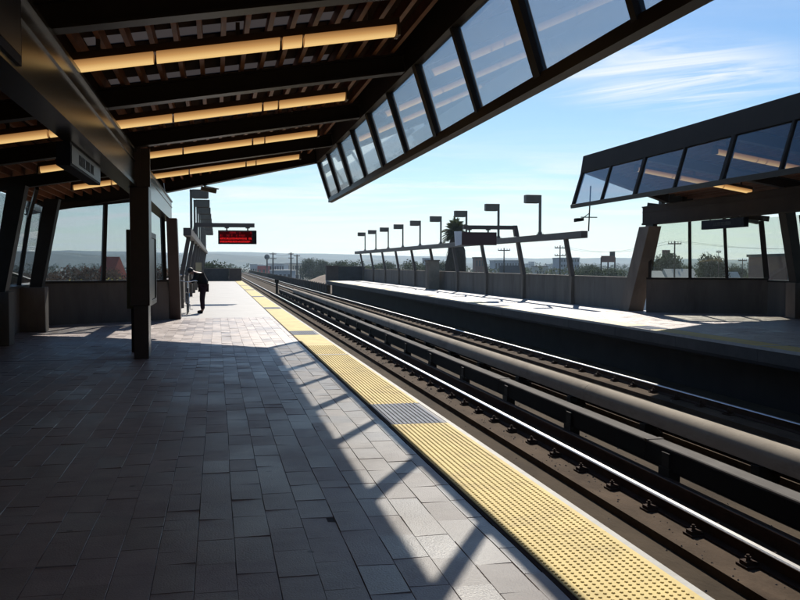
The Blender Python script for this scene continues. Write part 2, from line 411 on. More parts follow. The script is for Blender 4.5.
def third_rail(x, label, rounded, yend):
    t = empty('third_rail', (x, 0, -1.25), label, 'third rail')
    if rounded:
        pr = [(-.165, -.965)]
        for k in range(15):
            a = math.pi-math.pi*k/14; pr.append((.165*math.cos(a), -.835+.165*math.sin(a)))
        pr += [(.165, -.965), (.15, -.965), (.148, -.84), (0, -.70), (-.148, -.84), (-.15, -.965)]
        b = MB(); yy = -21.
        while yy < yend:
            b.prism([(x+u, v) for u, v in pr], 'y', yy, min(yy+9.13, yend)); yy += 9.142
        o = b.build('cover_board', COVB, t)
        for p_ in o.data.polygons: p_.use_smooth = len(p_.vertices) == 4
        o.data.set_sharp_from_angle(angle=rad(40))
    else:
        pr = [(-.10, -.93), (-.10, -.67), (-.09, -.66), (.10, -.66), (.11, -.67), (.11, -.70), (-.075, -.70), (-.075, -.93)]
        b = MB(); yy = -20.
        while yy < yend:
            ye_ = min(yy+6.08, yend); b.prism([(x+u, v) for u, v in pr], 'y', yy, ye_); b.box(x-.104, x-.1005, yy, ye_, -.93, -.69, 1); b.box(x-.11, x+.12, ye_-.05, ye_+.05, -.662, -.652); yy += 6.093
        b.build('cover_board', [COVG, COVD], t)
    b = MB()
    if rounded: b.box(x-.012, x+.012, -21, yend, -1.04, -.96); b.box(x-.035, x+.035, -21, yend, -.96, -.93); b.box(x-.045, x+.045, -21, yend, -1.055, -1.04)
    else: b.box(x-.235, x-.115, -21, yend, -1.20, -1.165); b.box(x-.20, x-.15, -21, yend, -1.165, -1.04); b.box(x-.225, x-.125, -21, yend, -1.04, -1.0)
    b.build('conductor_rail', RUST, t)
    if not rounded: b = MB(); b.box(x-.215, x-.203, -21, yend, -1.0, -.997); b.build('contact_glint', COVG, t)  # thin paler strip drawn as a glint along the conductor head
    b = MB()
    if rounded:
        b.box(x-.24, x+.05, -.13, .13, -1.25, -1.16); b.box(x-.20, x+.10, -.09, .09, -1.16, -.98); b.box(x+.09, x+.13, -.04, .04, -1.2, -.9)
    else:
        b.box(x-.14, x+.14, -.10, .10, -1.25, -1.16); b.box(x-.13, x+.02, -.09, .09, -1.2, -.72); b.box(x-.08, x+.09, -.06, .06, -.77, -.70); b.box(x-.15, x-.02, -.13, .13, -1.06, -.90)
    p = b.build('insulator_post', BLACK, t); y = 3.8 if not rounded else 4.0; k = 0
    while y < yend:
        q = p if k == 0 else p.copy()
        if k: COL.objects.link(q)
        q.location = (0, y, 0); k += 1; y += 3.05
    return t
third_rail(5.40, 'third rail under flat grey cover with shade painted on its front, beside the near track', False, 79.)
third_rail(6.80, 'third rail under wide beige rounded cover, beside the far track', True, 81.)
t = empty('track_marker', (5.3, 82, -1.25), 'short dark post standing between the tracks past the end of the grey cover', 'track post')
b = MB(); b.box(5.15, 5.45, 81.85, 82.15, -1.25, -1.1); b.box(5.2, 5.4, 81.9, 82.1, -1.1, -.15); b.build('post', BLACK, t)
b = MB(); b.box(5.12, 5.48, 81.86, 82.14, -.15, .15); b.build('marker_box', BLACK, t)

# ------------------------------------------------------------------ station canopy (one for each platform)
def zb(x): return 4.0-.16*(2.4-x)       # underside of the cross beams
BY = [-14.6, -10.95, -7.3, -3.65, 0., 3.65, 7.3, 10.98, 14.64, 18.3]
ENDP = [(2.40, 22.05), (-1.3, 24.5), (-4.9, 25.3)]
def endy(x):
    for (xa, ya), (xb, yb) in zip(ENDP, ENDP[1:]):
        if x >= xb: return ya+(yb-ya)*(x-xa)/(xb-xa)
    return ENDP[-1][1]
def ibeam(b, p, q, depth=.36, wid=.2):
    p, q = Vector(p), Vector(q)
    b.bar(p+Vector((0, 0, .012)), q+Vector((0, 0, .012)), wid, .024)
    b.bar(p+Vector((0, 0, depth/2)), q+Vector((0, 0, depth/2)), .09, depth-.05)
    b.bar(p+Vector((0, 0, depth-.012)), q+Vector((0, 0, depth-.012)), wid, .024)
def canopy(tf, near):
    o = tf((2.4, 0, 0))
    side = 'near' if near else 'far'
    root = empty('station_canopy', (o.x, tf((0, 8, 0)).y, 0),
                 'big dark brown canopy overhead, its glass skirt hanging over the near track' if near else 'brown canopy across the tracks with grey fascia and dark tinted skirt',
                 'canopy')
    # roof deck in strips between rooflights
    dk = MB()
    def strip(mb, ya, yb):
        for xa, xb in ((2.38, -1.3), (-1.3, -4.9)):
            mb.hexa([(xb, ya, zb(xb)+.40), (xa, ya, zb(xa)+.40), (xa, yb, zb(xa)+.40), (xb, yb, zb(xb)+.40),
                     (xb, ya, zb(xb)+.44), (xa, ya, zb(xa)+.44), (xa, yb, zb(xa)+.44), (xb, yb, zb(xb)+.44)])
    y = -18.; lights = [by+1.83 for by in BY]
    cuts = []
    for ly in lights:
        for q in (-1.18, .42):
            cuts.append((ly+q, ly+q+.40))
    for a, c in cuts:
        if c > 20.9: continue
        strip(dk, y, a)
        for xa, xb in ((2.38, 1.45), (-1.3, -4.9)):
            dk.hexa([(xb, a, zb(xb)+.40), (xa, a, zb(xa)+.40), (xa, c, zb(xa)+.40), (xb, c, zb(xb)+.40), (xb, a, zb(xb)+.44), (xa, a, zb(xa)+.44), (xa, c, zb(xa)+.44), (xb, c, zb(xb)+.44)])
        xa, xb = 1.45, -1.3
        rl = MB(); rl.hexa([(xb, a, zb(xb)+.41), (xa, a, zb(xa)+.41), (xa, c, zb(xa)+.41), (xb, c, zb(xb)+.41), (xb, a, zb(xb)+.416), (xa, a, zb(xa)+.416), (xa, c, zb(xa)+.416), (xb, c, zb(xb)+.416)])
        rl.build('rooflight', RLIGHT, root, tf)
        y = c
    for (xa, ya), (xb, yb) in zip(ENDP, ENDP[1:]):
        xa = min(xa, 2.38)
        dk.hexa([(xb, y, zb(xb)+.40), (xa, y, zb(xa)+.40), (xa, endy(xa), zb(xa)+.40), (xb, yb, zb(xb)+.40),
                 (xb, y, zb(xb)+.44), (xa, y, zb(xa)+.44), (xa, endy(xa), zb(xa)+.44), (xb, yb, zb(xb)+.44)])
    dk.build('roof_deck', DECK, root, tf)
    rb = MB(); x = 2.2
    while x > -4.8:
        ye = endy(x)-.15
        rb.hexa([(x-.025, -18, zb(x)+.26), (x+.025, -18, zb(x)+.26), (x+.025, ye, zb(x)+.26), (x-.025, ye, zb(x)+.26),
                 (x-.025, -18, zb(x)+.398), (x+.025, -18, zb(x)+.398), (x+.025, ye, zb(x)+.398), (x-.025, ye, zb(x)+.398)])
        x -= .235
    rb.build('roof_rib', RIB, root, tf)
    for y in BY:
        y += .42
        b = MB(); ibeam(b, (2.36, y, zb(2.36)), (-4.7, y, zb(-4.7)), .24); b.build('cross_beam', STEEL, root, tf)
    b = MB()
    for (xa, ya), (xb, yb) in zip(ENDP, ENDP[1:]):
        ibeam(b, (xa-.03, ya-.12, zb(xa-.03)), (xb, yb-.12, zb(xb)), .395, .18)
    b.build('end_beam', STEEL, root, tf)
    # glass skirt along the track
    X0, Z0, X1, Z1 = 2.735, 3.12, 2.465, 4.04
    y_end = ENDP[0][1]
    n = Vector((Z1-Z0, 0, X0-X1)).normalized()
    b = MB(); b.prism([(X0-.05, Z0-.06), (X0+.05, Z0-.07), (X0+.06, Z0+.03), (X0-.04, Z0+.05)], 'y', -14.6, y_end); b.build('bottom_rail', STEEL, root, tf)
    b = MB(); b.prism([(X1-.07, Z1-.03), (X1+.045, Z1-.03), (X1-.03, Z1+.43), (X1-.14, Z1+.43)], 'y', -14.6, y_end); b.build('fascia', FASC if not near else STEEL, root, tf)
    ys = []
    y = BY[0]
    while y < y_end-1.0: ys.append(y); y += 1.83
    ys.append(y_end-.05)
    for i, y in enumerate(ys):
        wd = .155 if i % 2 == 0 or i == len(ys)-1 else .08
        if not near: wd *= .75
        b = MB(); b.hexa([(X0-.05, y-wd/2, Z0+.02), (X0+.035, y-wd/2, Z0+.02), (X0+.035, y+wd/2, Z0+.02), (X0-.05, y+wd/2, Z0+.02),
                          (X1-.07, y-wd/2, Z1), (X1+.03, y-wd/2, Z1), (X1+.03, y+wd/2, Z1), (X1-.07, y+wd/2, Z1)])
        b.build('mullion', STEEL if near else FASC, root, tf)
    for ya, yb in zip(ys, ys[1:]):
        b = MB(); b.hexa([(X0-.006, ya, Z0+.02), (X0, ya, Z0+.02), (X0, yb, Z0+.02), (X0-.006, yb, Z0+.02), (X1-.006, ya, Z1), (X1, ya, Z1), (X1, yb, Z1), (X1-.006, yb, Z1)])
        b.build('glass_pane', GPAN if near else GPAF, root, tf)
    # girder along the platform
    gx0, gx1, gz0, gz1, gy = -1.50, -1.26, 2.83, 3.395, 27.4 if near else 26.0
    b = MB(); b.box(gx0, gx1-.03, -14.6, gy, gz0, gz1); b.box(gx0-.02, gx1, -14.6, gy, gz0-.03, gz0+.03); b.box(gx0-.02, gx1, -14.6, gy, gz1-.04, gz1+.0)
    b.box(gx1-.03, gx1-.012, -14.6, gy, 3.20, 3.22)
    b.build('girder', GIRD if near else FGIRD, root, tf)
    for y in BY[3:]:
        y += .42
        b = MB(); b.box(gx0+.06, gx1-.09, y-.1, y+.1, gz1, zb(-1.38)+.002); b.build('girder_bracket', STEEL, root, tf)
    for y in (15.45, .8):
        b = MB(); b.box(-1.335, -1.10, y-.25, y+.25, 0, .87); b.box(-1.375, -1.075, y-.29, y+.29, .87, 2.80); b.build('post', POSTM, root, tf, bevel=.008)
        b = MB(); b.box(-1.40, -1.2, y-.30, y+.30, 2.80, 3.42); b.box(-1.26, -1.05, y-.28, y-.2, 2.8, 3.42); b.build('post_head', POSTM, root, tf)
    # end pillar, leaning in towards the station
    b = MB()
    if near: b.hexa([(-1.30, 25.9, 0), (-1.0, 25.9, 0), (-1.0, 26.5, 0), (-1.30, 26.5, 0), (-1.34, 25.3, 2.80), (-1.06, 25.3, 2.80), (-1.06, 25.8, 2.80), (-1.34, 25.8, 2.80)])
    else: b.hexa([(-1.66, 26.6, 0), (-1.12, 26.6, 0), (-1.12, 27.3, 0), (-1.66, 27.3, 0), (-1.54, 25.2, 2.74), (-1.12, 25.2, 2.74), (-1.12, 25.9, 2.74), (-1.54, 25.9, 2.74)])
    b.build('end_pillar', CONCD if not near else POSTM, root, tf, bevel=.01)
    if not near:
        b = MB(); b.box(-1.45, -1.3, 25.3, 25.8, 2.74, 2.83); b.build('bearing', STEEL, root, tf)
        b = MB(); b.box(-1.5, -1.38, 24.9, 25.1, 3.41, 4.0-.45); b.box(-1.5, -1.42, 23.7, 23.8, 3.41, 3.56); b.build('stub_post', STEEL, root, tf)
    # side struts leaning in, on concrete pilasters
    for y in BY[2:]+[21.95]:
        b = MB(); b.box(-4.45, -3.85, y-.22, y+.22, 0, 1.02); b.build('pilaster', CONCD, root, tf, bevel=.012)
        b = MB(); b.hexa([(-4.2, y-.17, 1.0), (-3.93, y-.17, 1.0), (-3.93, y+.17, 1.0), (-4.2, y+.17, 1.0), (-3.85, y-.17, zb(-3.7)+.01), (-3.53, y-.17, zb(-3.7)+.01), (-3.53, y+.17, zb(-3.7)+.01), (-3.85, y+.17, zb(-3.7)+.01)])
        b.build('strut', STEEL, root, tf)
    if near:
        b = MB(); b.bar((-4.2, 21.9, 2.62), (-3.7, 20.2, 3.16), .07, .09); b.build('brace', STEEL, root, tf)
    return root
near_can = canopy(same, True)
far_can = canopy(across(1.0), False)

def window_wall(tf, near):
    o = tf((-4.3, 20, 0))
    root = empty('side_window_wall', (o.x, o.y, 0), 'long glazed wall on a low concrete base along the outer side of the near platform' if near else 'long glazed wall on a low concrete base along the outer side of the far platform', 'window wall')
    YS = BY[8] if near else BY[9]
    b = MB(); b.box(-4.62, -4.40, -14.6, 23.85, 0, 1.0); b.build('base_wall', CONC, root, tf)
    b = MB(); b.box(-4.60, -4.46, -14.6, YS, 1.06, 3.2); b.build('wall_panel', CONC, root, tf)  # unseen solid panels added in place of glazing to cut side sky light
    b = MB(); b.box(-4.62, -4.34, -14.6, 23.8, 1.0, 1.06); b.build('sill', STEEL, root, tf)
    YS = BY[9] if not near else BY[8]
    y = YS; i = 0
    while y < 23.7:
        b = MB(); b.bar((-4.45, y, 1.05), (-4.15, y, zb(-4.15)), .09, .09, (0, 1, 0)); b.build('mullion', STEEL, root, tf); y += .9125*2 if i % 1 == 0 else 0
    ys = [YS+.9125*2*k for k in range(0, 18)]
    for ya, yb in zip(ys, ys[1:]):
        if yb > 24: break
        b = MB(); b.hexa([(-4.455, ya, 1.06), (-4.445, ya, 1.06), (-4.445, yb, 1.06), (-4.455, yb, 1.06), (-4.155, ya, zb(-4.15)), (-4.145, ya, zb(-4.15)), (-4.145, yb, zb(-4.15)), (-4.155, yb, zb(-4.15))])
        b.build('glass_pane', GWIN if near else GWIF, root, tf)
    # end wall
    A, B = Vector((-4.45, 23.9, 0)), Vector((-1.32, 25.75, 0))
    d = (B-A).normalized(); nrm = Vector((d.y, -d.x, 0))
    c = tf((A+B)/2)
    root = empty('end_window_wall', (c.x, c.y, 0), 'glazed end wall with three panes over a stained concrete base, near waiting area' if near else 'glazed end wall above a shaded concrete base, far waiting area', 'window wall')
    L = (B-A).length
    def P(s, z, off=0): v = A+d*s+nrm*off; return Vector((v.x, v.y, z))
    b = MB(); b.hexa([P(0, 0, 0), P(L, 0, 0), P(L, 0, -.22), P(0, 0, -.22), P(0, 1.06, 0), P(L, 1.06, 0), P(L, 1.06, -.22), P(0, 1.06, -.22)]); b.build('base_wall', CONC, root, tf)
    b = MB(); b.bar(P(0, 1.09, -.1), P(L, 1.09, -.1), .3, .06); b.build('sill', STEEL, root, tf)
    def top(s): v = A+d*s; return zb(v.x)-.03
    def lean(s): return .22*(1-s/L*1.25)
    ms = [.05, 1.80, 2.72, L-.07] if near else [.05, 1.2, 2.3, L-.1]
    for s in ms:
        h = top(s); q = P(s, h); q.x += lean(s)
        b = MB(); b.bar(P(s, 1.1, -.1), q+nrm*-.1, .10 if s != ms[0] else .16, .09, nrm); b.build('mullion', STEEL, root, tf)
    b = MB(); b.bar(P(0, top(0)+.06, -.1), P(L, top(L)+.06, -.1), .14, .16); b.build('head_rail', STEEL, root, tf)
    for sa, sb in zip(ms, ms[1:]):
        pa, pb = P(sa, 1.1, -.1), P(sb, 1.1, -.1); qa, qb = P(sa, top(sa), -.1), P(sb, top(sb), -.1); qa.x += lean(sa); qb.x += lean(sb)
        e = nrm*.008
        b = MB(); b.hexa([pa, pb, pb+e, pa+e, qa, qb, qb+e, qa+e]); b.build('glass_pane', GWIN if near else GWIF, root, tf)
window_wall(same, True)
def blocker_wall(tf, near):
    c = tf((-1, -17.8, 0))
    t = empty('sky_blocker', (c.x, c.y, 0), 'unseen wall added behind the viewer on the near platform to block sky light' if near else 'unseen wall added down the far platform to block sky light', 'wall')
    b = MB(); b.box(-4.6, 1.3, -18, -14.8, 0, 3.2); b.build('wall_panel', CONC, t, tf)  # unseen block added to keep sky light off the platform
blocker_wall(same, True); blocker_wall(across(0), False)
window_wall(across(1.0), False)

# ------------------------------------------------------------------ lights under the canopies
def fixture(tf, xa, xb, y, segs, label, group):
    root_loc = tf(((xa+xb)/2, y, zb((xa+xb)/2)))
    t = empty('ceiling_light', root_loc, label, 'light', group)
    def zz(x): return zb(x)-.03
    b = MB()
    b.hexa([(xa, y-.07, zz(xa)+.10), (xb, y-.07, zz(xb)+.10), (xb, y+.07, zz(xb)+.10), (xa, y+.07, zz(xa)+.10), (xa, y-.06, zz(xa)+.18), (xb, y-.06, zz(xb)+.18), (xb, y+.06, zz(xb)+.18), (xa, y+.06, zz(xa)+.18)])
    for x in (xa-.005, xb-.03):
        b.box(x, x+.035, y-.105, y+.105, zz(x)-.004, zz(x)+.115)
    for x in (xa+.3, (xa+xb)/2, xb-.3):
        b.box(x-.02, x+.02, y-.02, y+.02, zz(x)+.17, zb(x)+.28)
    b.build('housing', HOUS, t, tf)
    for sa, sb in segs:
        b = MB()
        for (s0, s1) in ((sa, sb),):
            pc = [(-.098, .10), (-.10, .075), (-.088, .045), (-.066, .02), (-.035, .004), (0, 0), (.035, .004), (.066, .02), (.088, .045), (.10, .075), (.098, .10)]
            A = [(s0, y+u, zz(s0)+v) for u, v in pc]; B = [(s1, y+u, zz(s1)+v) for u, v in pc]; n_ = len(pc)
            for k in range(n_):
                k2 = (k+1) % n_; q = min(k, 9-k) if k < 10 else 0
                pass
            b.add(A+B, [(k, (k+1) % n_, n_+(k+1) % n_, n_+k) for k in range(n_)]+[tuple(range(n_-1, -1, -1)), tuple(range(n_, 2*n_))])
        o_ = b.build('diffuser', DIFFM, t, tf, smooth=True); o_.data.set_sharp_from_angle(angle=rad(80))
SEG = [(-1.36, -.585), (-.555, .63), (.66, .85), (.875, 1.80)]
rows = [by+1.83 for by in BY if by > -4]
for i, y in enumerate(rows):
    fixture(same, -1.4, 1.84, y, SEG, f'warm tube light under near canopy, track side of girder, {ORD[i]} row counting from the camera' if i < 9 else '', 'tube lights under the near canopy')
    fixture(same, -3.0, -1.62, y, [(-2.95, -2.2), (-2.17, -1.66)], f'short warm tube light behind the near girder, {ORD[i]} row counting from the camera', 'tube lights under the near canopy')
for i, y in enumerate(rows):
    fixture(across(1.0), -1.4, 1.84, y, SEG, f'warm tube light seen through far canopy glass, {ORD[len(rows)-1-i]} row from its open end', 'tube lights under the far canopy')

# ------------------------------------------------------------------ hanging signs, camera, map case
def strokes(b, x, y0, y1, z0, z1, seed, fill=.62, sgn=1):
    rr = random.Random(seed); y = y0
    h = z1-z0
    while y < y1-h*.5:
        w = h*rr.choice((.45, .55, .6)); k = rr.randrange(4); s = h*.17; e = .004*sgn
        def bx(a, c, p, q): b.box(min(x, x+e), max(x, x+e), y+a, y+c, z0+p, z0+q)
        bx(0, s, 0, h)
        if k in (0, 2): bx(w-s, w, 0, h)
        if k in (0, 1): bx(s, w-s, h-s, h)
        if k in (1, 3): bx(s, w, 0, s)
        if k == 2: bx(s, w-s, h*.42, h*.42+s)
        y += w+h*.22
        if rr.random() < .14: y += h*.4
t = empty('hanging_sign', (-1.5, 10.9, 2.82), 'slim dark sign with a bluish face hung under the near girder before the post', 'sign', 'station signs')
b = MB(); b.box(-1.60, -1.46, 9.75, 12.15, 2.56, 2.80); b.build('sign_box', SIGNB, t)
b = MB(); b.box(-1.46, -1.452, 9.79, 12.11, 2.585, 2.775); fc = b.build('sign_face', SIGNF, t)
b = MB(); strokes(b, -1.451, 10.3, 11.5, 2.62, 2.73, 5); b.build('lettering', SIGNT, fc)
t = empty('hanging_sign', (-1.4, 5.4, 2.9), 'large dark sign with pale letters on the near girder at the upper left corner', 'sign', 'station signs')
b = MB(); b.box(-1.66, -1.24, 4.2, 6.32, 2.84, 3.4); b.build('sign_box', SIGNB, t)
b = MB(); b.box(-1.58, -1.27, 4.19, 4.2, 2.9, 3.34); fc = b.build('sign_face', SIGNF, t)
b = MB(); b.box(-1.24, -1.235, 4.24, 6.28, 2.9, 3.35); b.build('side_face', SIGNF, t)
tf = across(0)
t = empty('hanging_sign', (13.6, 22.3, 2.82), 'navy station sign hanging below the far girder in front of the window', 'sign', 'station signs')
b = MB(); b.box(13.46, 13.60, 21.25, 23.35, 2.52, 2.77); b.build('sign_box', SIGNB, t)
b = MB(); b.box(13.452, 13.46, 21.29, 23.31, 2.54, 2.75); fc = b.build('sign_face', SIGNB, t)
b = MB(); strokes(b, 13.452, 21.85, 22.75, 2.60, 2.69, 9, sgn=-1); b.build('lettering', MATS['sign_face'], fc)
b = MB()
for y in (21.6, 23.0): b = MB(); b.tube([(13.53, y, 2.77), (13.53, y, 2.81)], .015, 6); b.build('hanger', STEEL, t)

t = empty('security_camera', (-.25, 23.6, 3.4), 'small dark security camera under the open end of the near canopy', 'camera')
b = MB(); b.tube([(-.28, 23.55, zb(-.28)), (-.28, 23.55, 3.47)], .02, 6); b.box(-.33, -.23, 23.5, 23.6, zb(-.28)-.02, zb(-.28)); b.build('bracket', BLACK, t)
b = MB(); b.bar((-.38, 23.5, 3.47), (.0, 23.55, 3.40), .12, .10); b.bar((-.30, 23.5, 3.53), (.06, 23.55, 3.46), .16, .015); b.build('camera_body', LAMPM, t)

t = empty('map_case', (-1.35, 17.4, 0), 'upright map display case with olive end behind the brown post', 'map case')
b = MB(); b.box(-1.52, -1.22, 16.05, 18.7, .78, 2.14); b.build('case_body', CASE, t, bevel=.01)
b = MB(); b.box(-1.22, -1.19, 16.05, 16.15, .78, 2.14); b.box(-1.22, -1.19, 18.6, 18.7, .78, 2.14); b.box(-1.22, -1.19, 16.15, 18.6, 2.04, 2.14); b.box(-1.22, -1.19, 16.15, 18.6, .78, .88); b.build('case_frame', STEEL, t)
b = MB(); b.box(-1.22, -1.212, 16.15, 18.6, .88, 2.04); b.build('display_face', SIGNF, t)
b = MB(); b.box(-1.48, -1.34, 16.4, 16.5, 0, .78); b.box(-1.48, -1.34, 18.2, 18.3, 0, .78); b.build('leg', STEEL, t)

t = empty('antenna_mast', (W-2.72, 22.6, 2.4), 'thin hanging rod with crossbars and a floodlight under the far canopy corner', 'antenna')
x0 = W-2.9+.4
b = MB(); b.tube([(x0+.05, 22.5, 3.62), (x0, 22.5, 2.42)], .018, 6); b.build('rod', BLACK, t)
b = MB(); b.tube([(x0-.22, 22.5, 2.79), (x0+.24, 22.5, 2.79)], .014, 6); b.tube([(x0+.02, 22.5, 2.9), (x0-.2, 22.5, 2.74)], .012, 6); b.build('crossbar', BLACK, t)
b = MB(); b.prism([(x0-.38, 2.66), (x0-.17, 2.69), (x0-.17, 2.77), (x0-.38, 2.76)], 'y', 22.4, 22.6); b.build('floodlight', BLACK, t, bevel=.01)

# ------------------------------------------------------------------ windbreak fence, lamps and train signs
FP = [32.7+5.62*k for k in range(10)]
LP = [35.5+5.62*k for k in range(9)]
def windbreak(tf, near):
    o = tf((-1.2, 58, 0))
    t = empty('windbreak_fence', (o.x, o.y, 0), 'brown railed fence on a concrete wall along the near platform' if near else 'brown railed fence on a concrete wall along the far platform', 'fence')
    b = MB(); ys_ = [26.2 if near else 27.9]+FP+[YEND]; ys_ = sorted(set(ys_+[(p_+q_)/2 for p_, q_ in zip(FP, FP[1:])]))
    for ya_, yb_ in zip(ys_, ys_[1:]): b.box(-1.50, -1.28, ya_+.007, yb_-.007, 0, 1.06); b.box(-1.52, -1.26, ya_+.004, yb_-.004, 1.06, 1.11)
    b.box(-1.45, -1.33, ys_[0], YEND, 0, 1.05); b.build('base_wall', CONC, t, tf)
    b = MB(); b.box(-1.09, -.83, 30.9, 86.0, 2.50, 2.76); b.build('top_rail', FENCEM, t, tf, bevel=.01)
    for k, y in enumerate(FP):
        w = .11 if k != 1 else .15
        b = MB(); b.hexa([(-1.30, y-w, 0), (-1.14, y-w, 0), (-1.16, y+w, 0), (-1.30, y+w, 0), (-1.30, y-w*.9, 1.1), (-1.17, y-w*.9, 1.1), (-1.17, y+w*.9, 1.1), (-1.30, y+w*.9, 1.1)]); b.build('pilaster', CONCD, t, tf)
        b = MB(); b.hexa([(-1.31, y-w, 1.08), (-1.15, y-w, 1.08), (-1.15, y+w, 1.08), (-1.31, y+w, 1.08), (-1.04, y-w*.8, 2.5), (-.90, y-w*.8, 2.5), (-.90, y+w*.8, 2.5), (-1.04, y+w*.8, 2.5)]); b.build('post', FENCEM, t, tf)
    lamps = None
    for k, y in enumerate(LP):
        p = tf((-.95, y, 2.76))
        lab = f'square headed lamp on the {"near" if near else "far"} fence, {ORD[k]} from the station canopy'
        if lamps is None:
            lt = empty('platform_lamp', p, lab, 'lamp', 'lamps on the near fence' if near else 'lamps on the far fence')
            b = MB(); b.box(-.995, -.905, y-.045, y+.045, 2.80, 4.4); b.build('pole', LAMPM, lt, tf)
            b = MB(); b.box(-1.08, -.84, y-.12, y+.12, 2.765, 2.80); b.box(-1.02, -.88, y-.07, y+.07, 2.80, 2.87); b.build('base_plate', LAMPM, lt, tf)
            b = MB(); b.box(-.90, -.29, y-.16, y+.16, 4.07, 4.40); b.box(-.999, -.90, y-.05, y+.05, 4.3, 4.398); b.build('lamp_head', LAMPM, lt, tf, bevel=.015)
            b = MB(); b.box(-.84, -.34, y-.12, y+.12, 4.058, 4.07); b.build('lens', FASC, lt, tf)
            lamps = lt
        else:
            c = copy_tree(lamps); c.location = p; c['label'] = lab
            if k == 1 and not near: pass
    # train sign on its own bracket
    y = FP[1]
    p = tf((-.9, y, 2.76))
    s = empty('train_sign', p, 'hanging departure sign with lit red text on a bracket above the near platform' if near else 'maroon backed departure sign on a bracket above the far platform', 'sign', 'departure signs')
    b = MB(); b.hexa([(-1.0, y-.1, 2.77), (-.8, y-.1, 2.77), (-.8, y+.1, 2.77), (-1.0, y+.1, 2.77), (-.90, y-.1, 3.26), (-.72, y-.1, 3.26), (-.72, y+.1, 3.26), (-.90, y+.1, 3.26)])
    b.box(-.88, 1.56, y-.085, y+.085, 3.08, 3.25); b.build('bracket', FENCEM, s, tf)
    for x in (.42, 1.28): b = MB(); b.box(x-.09, x+.09, y-.07, y+.07, 3.04, 3.08); b.box(x-.03, x+.03, y-.03, y+.03, 2.94, 3.04); b.build('hanger', FENCEM, s, tf)
    b = MB(); b.box(.06, 1.64, y-.12, y+.12, 2.38, 2.95); b.build('sign_box', BLACK if near else MAROON, s, tf, bevel=.01)
    if near:
        b = MB(); b.box(.12, 1.46, y-.124, y-.12, 2.43, 2.90); fc = b.build('screen', LEDBG, s, tf)
        # rows of lit dots, too blurred in the photograph to read
        b = MB(); rr = random.Random(11); px = .0105
        for r, (z, lo, hi, mi, f) in enumerate(((2.82, .14, 1.40, 1, .35), (2.70, .14, 1.15, 1, .75), (2.575, .14, 1.42, 0, .9), (2.45, .14, 1.42, 0, .95))):
            x = lo
            while x < hi:
                if rr.random() < f:
                    pat = [rr.random() for _ in range(35)]
                    for c_ in range(5):
                        for q in range(7):
                            if pat[c_*7+q] < (.68 if (c_ in (0, 4) or q in (0, 3, 6)) else .22):
                                b.box(x+c_*px, x+c_*px+px*.95, y-.1265, y-.1245, z+q*px, z+q*px+px*.95, mi)
                x += px*6.2
        b.build('lettering', [LEDR, LEDD], fc, tf)
    else:
        b = MB(); b.prism([(1.66, 2.40), (1.90, 2.34), (1.95, 2.98), (1.66, 2.99)], 'y', y-.1, y+.1)
        b.build('end_reflection', WHITE, s, tf)  # white wedge drawn as a bright reflection at the sign's end
windbreak(same, True)
windbreak(across(0), False)

CABM = mat('cabinet_concrete', (.25, .21, .16), .8, 0, .15, 3, .1, 30, .2)
t = empty('utility_cabinet', (12.9, 53.9, 0), 'tall plain concrete cabinet standing against the far fence near the palm', 'cabinet')
b = MB(); b.box(12.62, 13.28, 53.3, 54.2, 0, 1.72); b.build('cabinet_body', CABM, t, bevel=.015)
b = MB(); b.box(12.58, 13.32, 53.26, 54.24, 1.72, 1.80); b.build('cabinet_top', CONCD, t)
b = MB(); b.box(12.595, 12.62, 53.4, 54.1, .12, 1.62); b.build('cabinet_door', CONCD, t)
# end walls of the platforms
def endwall(tf, near):
    c = tf((0, YEND, 0))
    t = empty('end_wall', (c.x, c.y, 0), 'dark wall closing the end of the near platform' if near else 'dark wall closing the end of the far platform', 'wall')
    b = MB(); b.box(-1.5, 1.05, YEND-.15, YEND+.15, 0, 1.12 if near else 1.3); b.build('wall_panel', DARKWALL, t, tf)
    b = MB(); b.box(-1.5, 1.05, YEND-.18, YEND+.18, 1.12 if near else 1.3, 1.18 if near else 1.36); b.build('coping', CONCD, t, tf)
    t = empty('platform_box', tf((1.7, YEND, 0)), 'brown metal box at the track end of the near platform wall' if near else 'brown metal box at the track end of the far platform wall', 'box', 'boxes at the platform ends')
    b = MB(); b.box(1.08, 2.2, YEND-.5, YEND+.3, 0, 1.1 if near else 1.35); b.build('box_body', BROWNBOX, t, tf, bevel=.02)
    b = MB(); b.box(1.04, 2.24, YEND-.54, YEND+.34, 1.1 if near else 1.35, 1.16 if near else 1.41); b.build('box_lid', BROWNBOX, t, tf)
    if near: b = MB(); b.box(1.25, 2.05, YEND-.515, YEND-.5, .3, .8); b.build('box_door', BROWNBOX, t, tf)
endwall(same, True); endwall(across(0), False)
t = empty('notice_board', (-1.0, 44.5, 0), 'tan notice board fixed on the near fence behind the bent person', 'notice board')
b = MB(); b.box(-1.0, -.72, 44.4, 44.46, 1.2, 1.62); b.build('board', TAN, t)
b = MB(); b.box(-1.14, -1.0, 44.4, 44.46, 1.15, 1.66); b.box(-.72, -.69, 44.39, 44.47, 0, 1.66); b.build('board_frame', FENCEM, t)

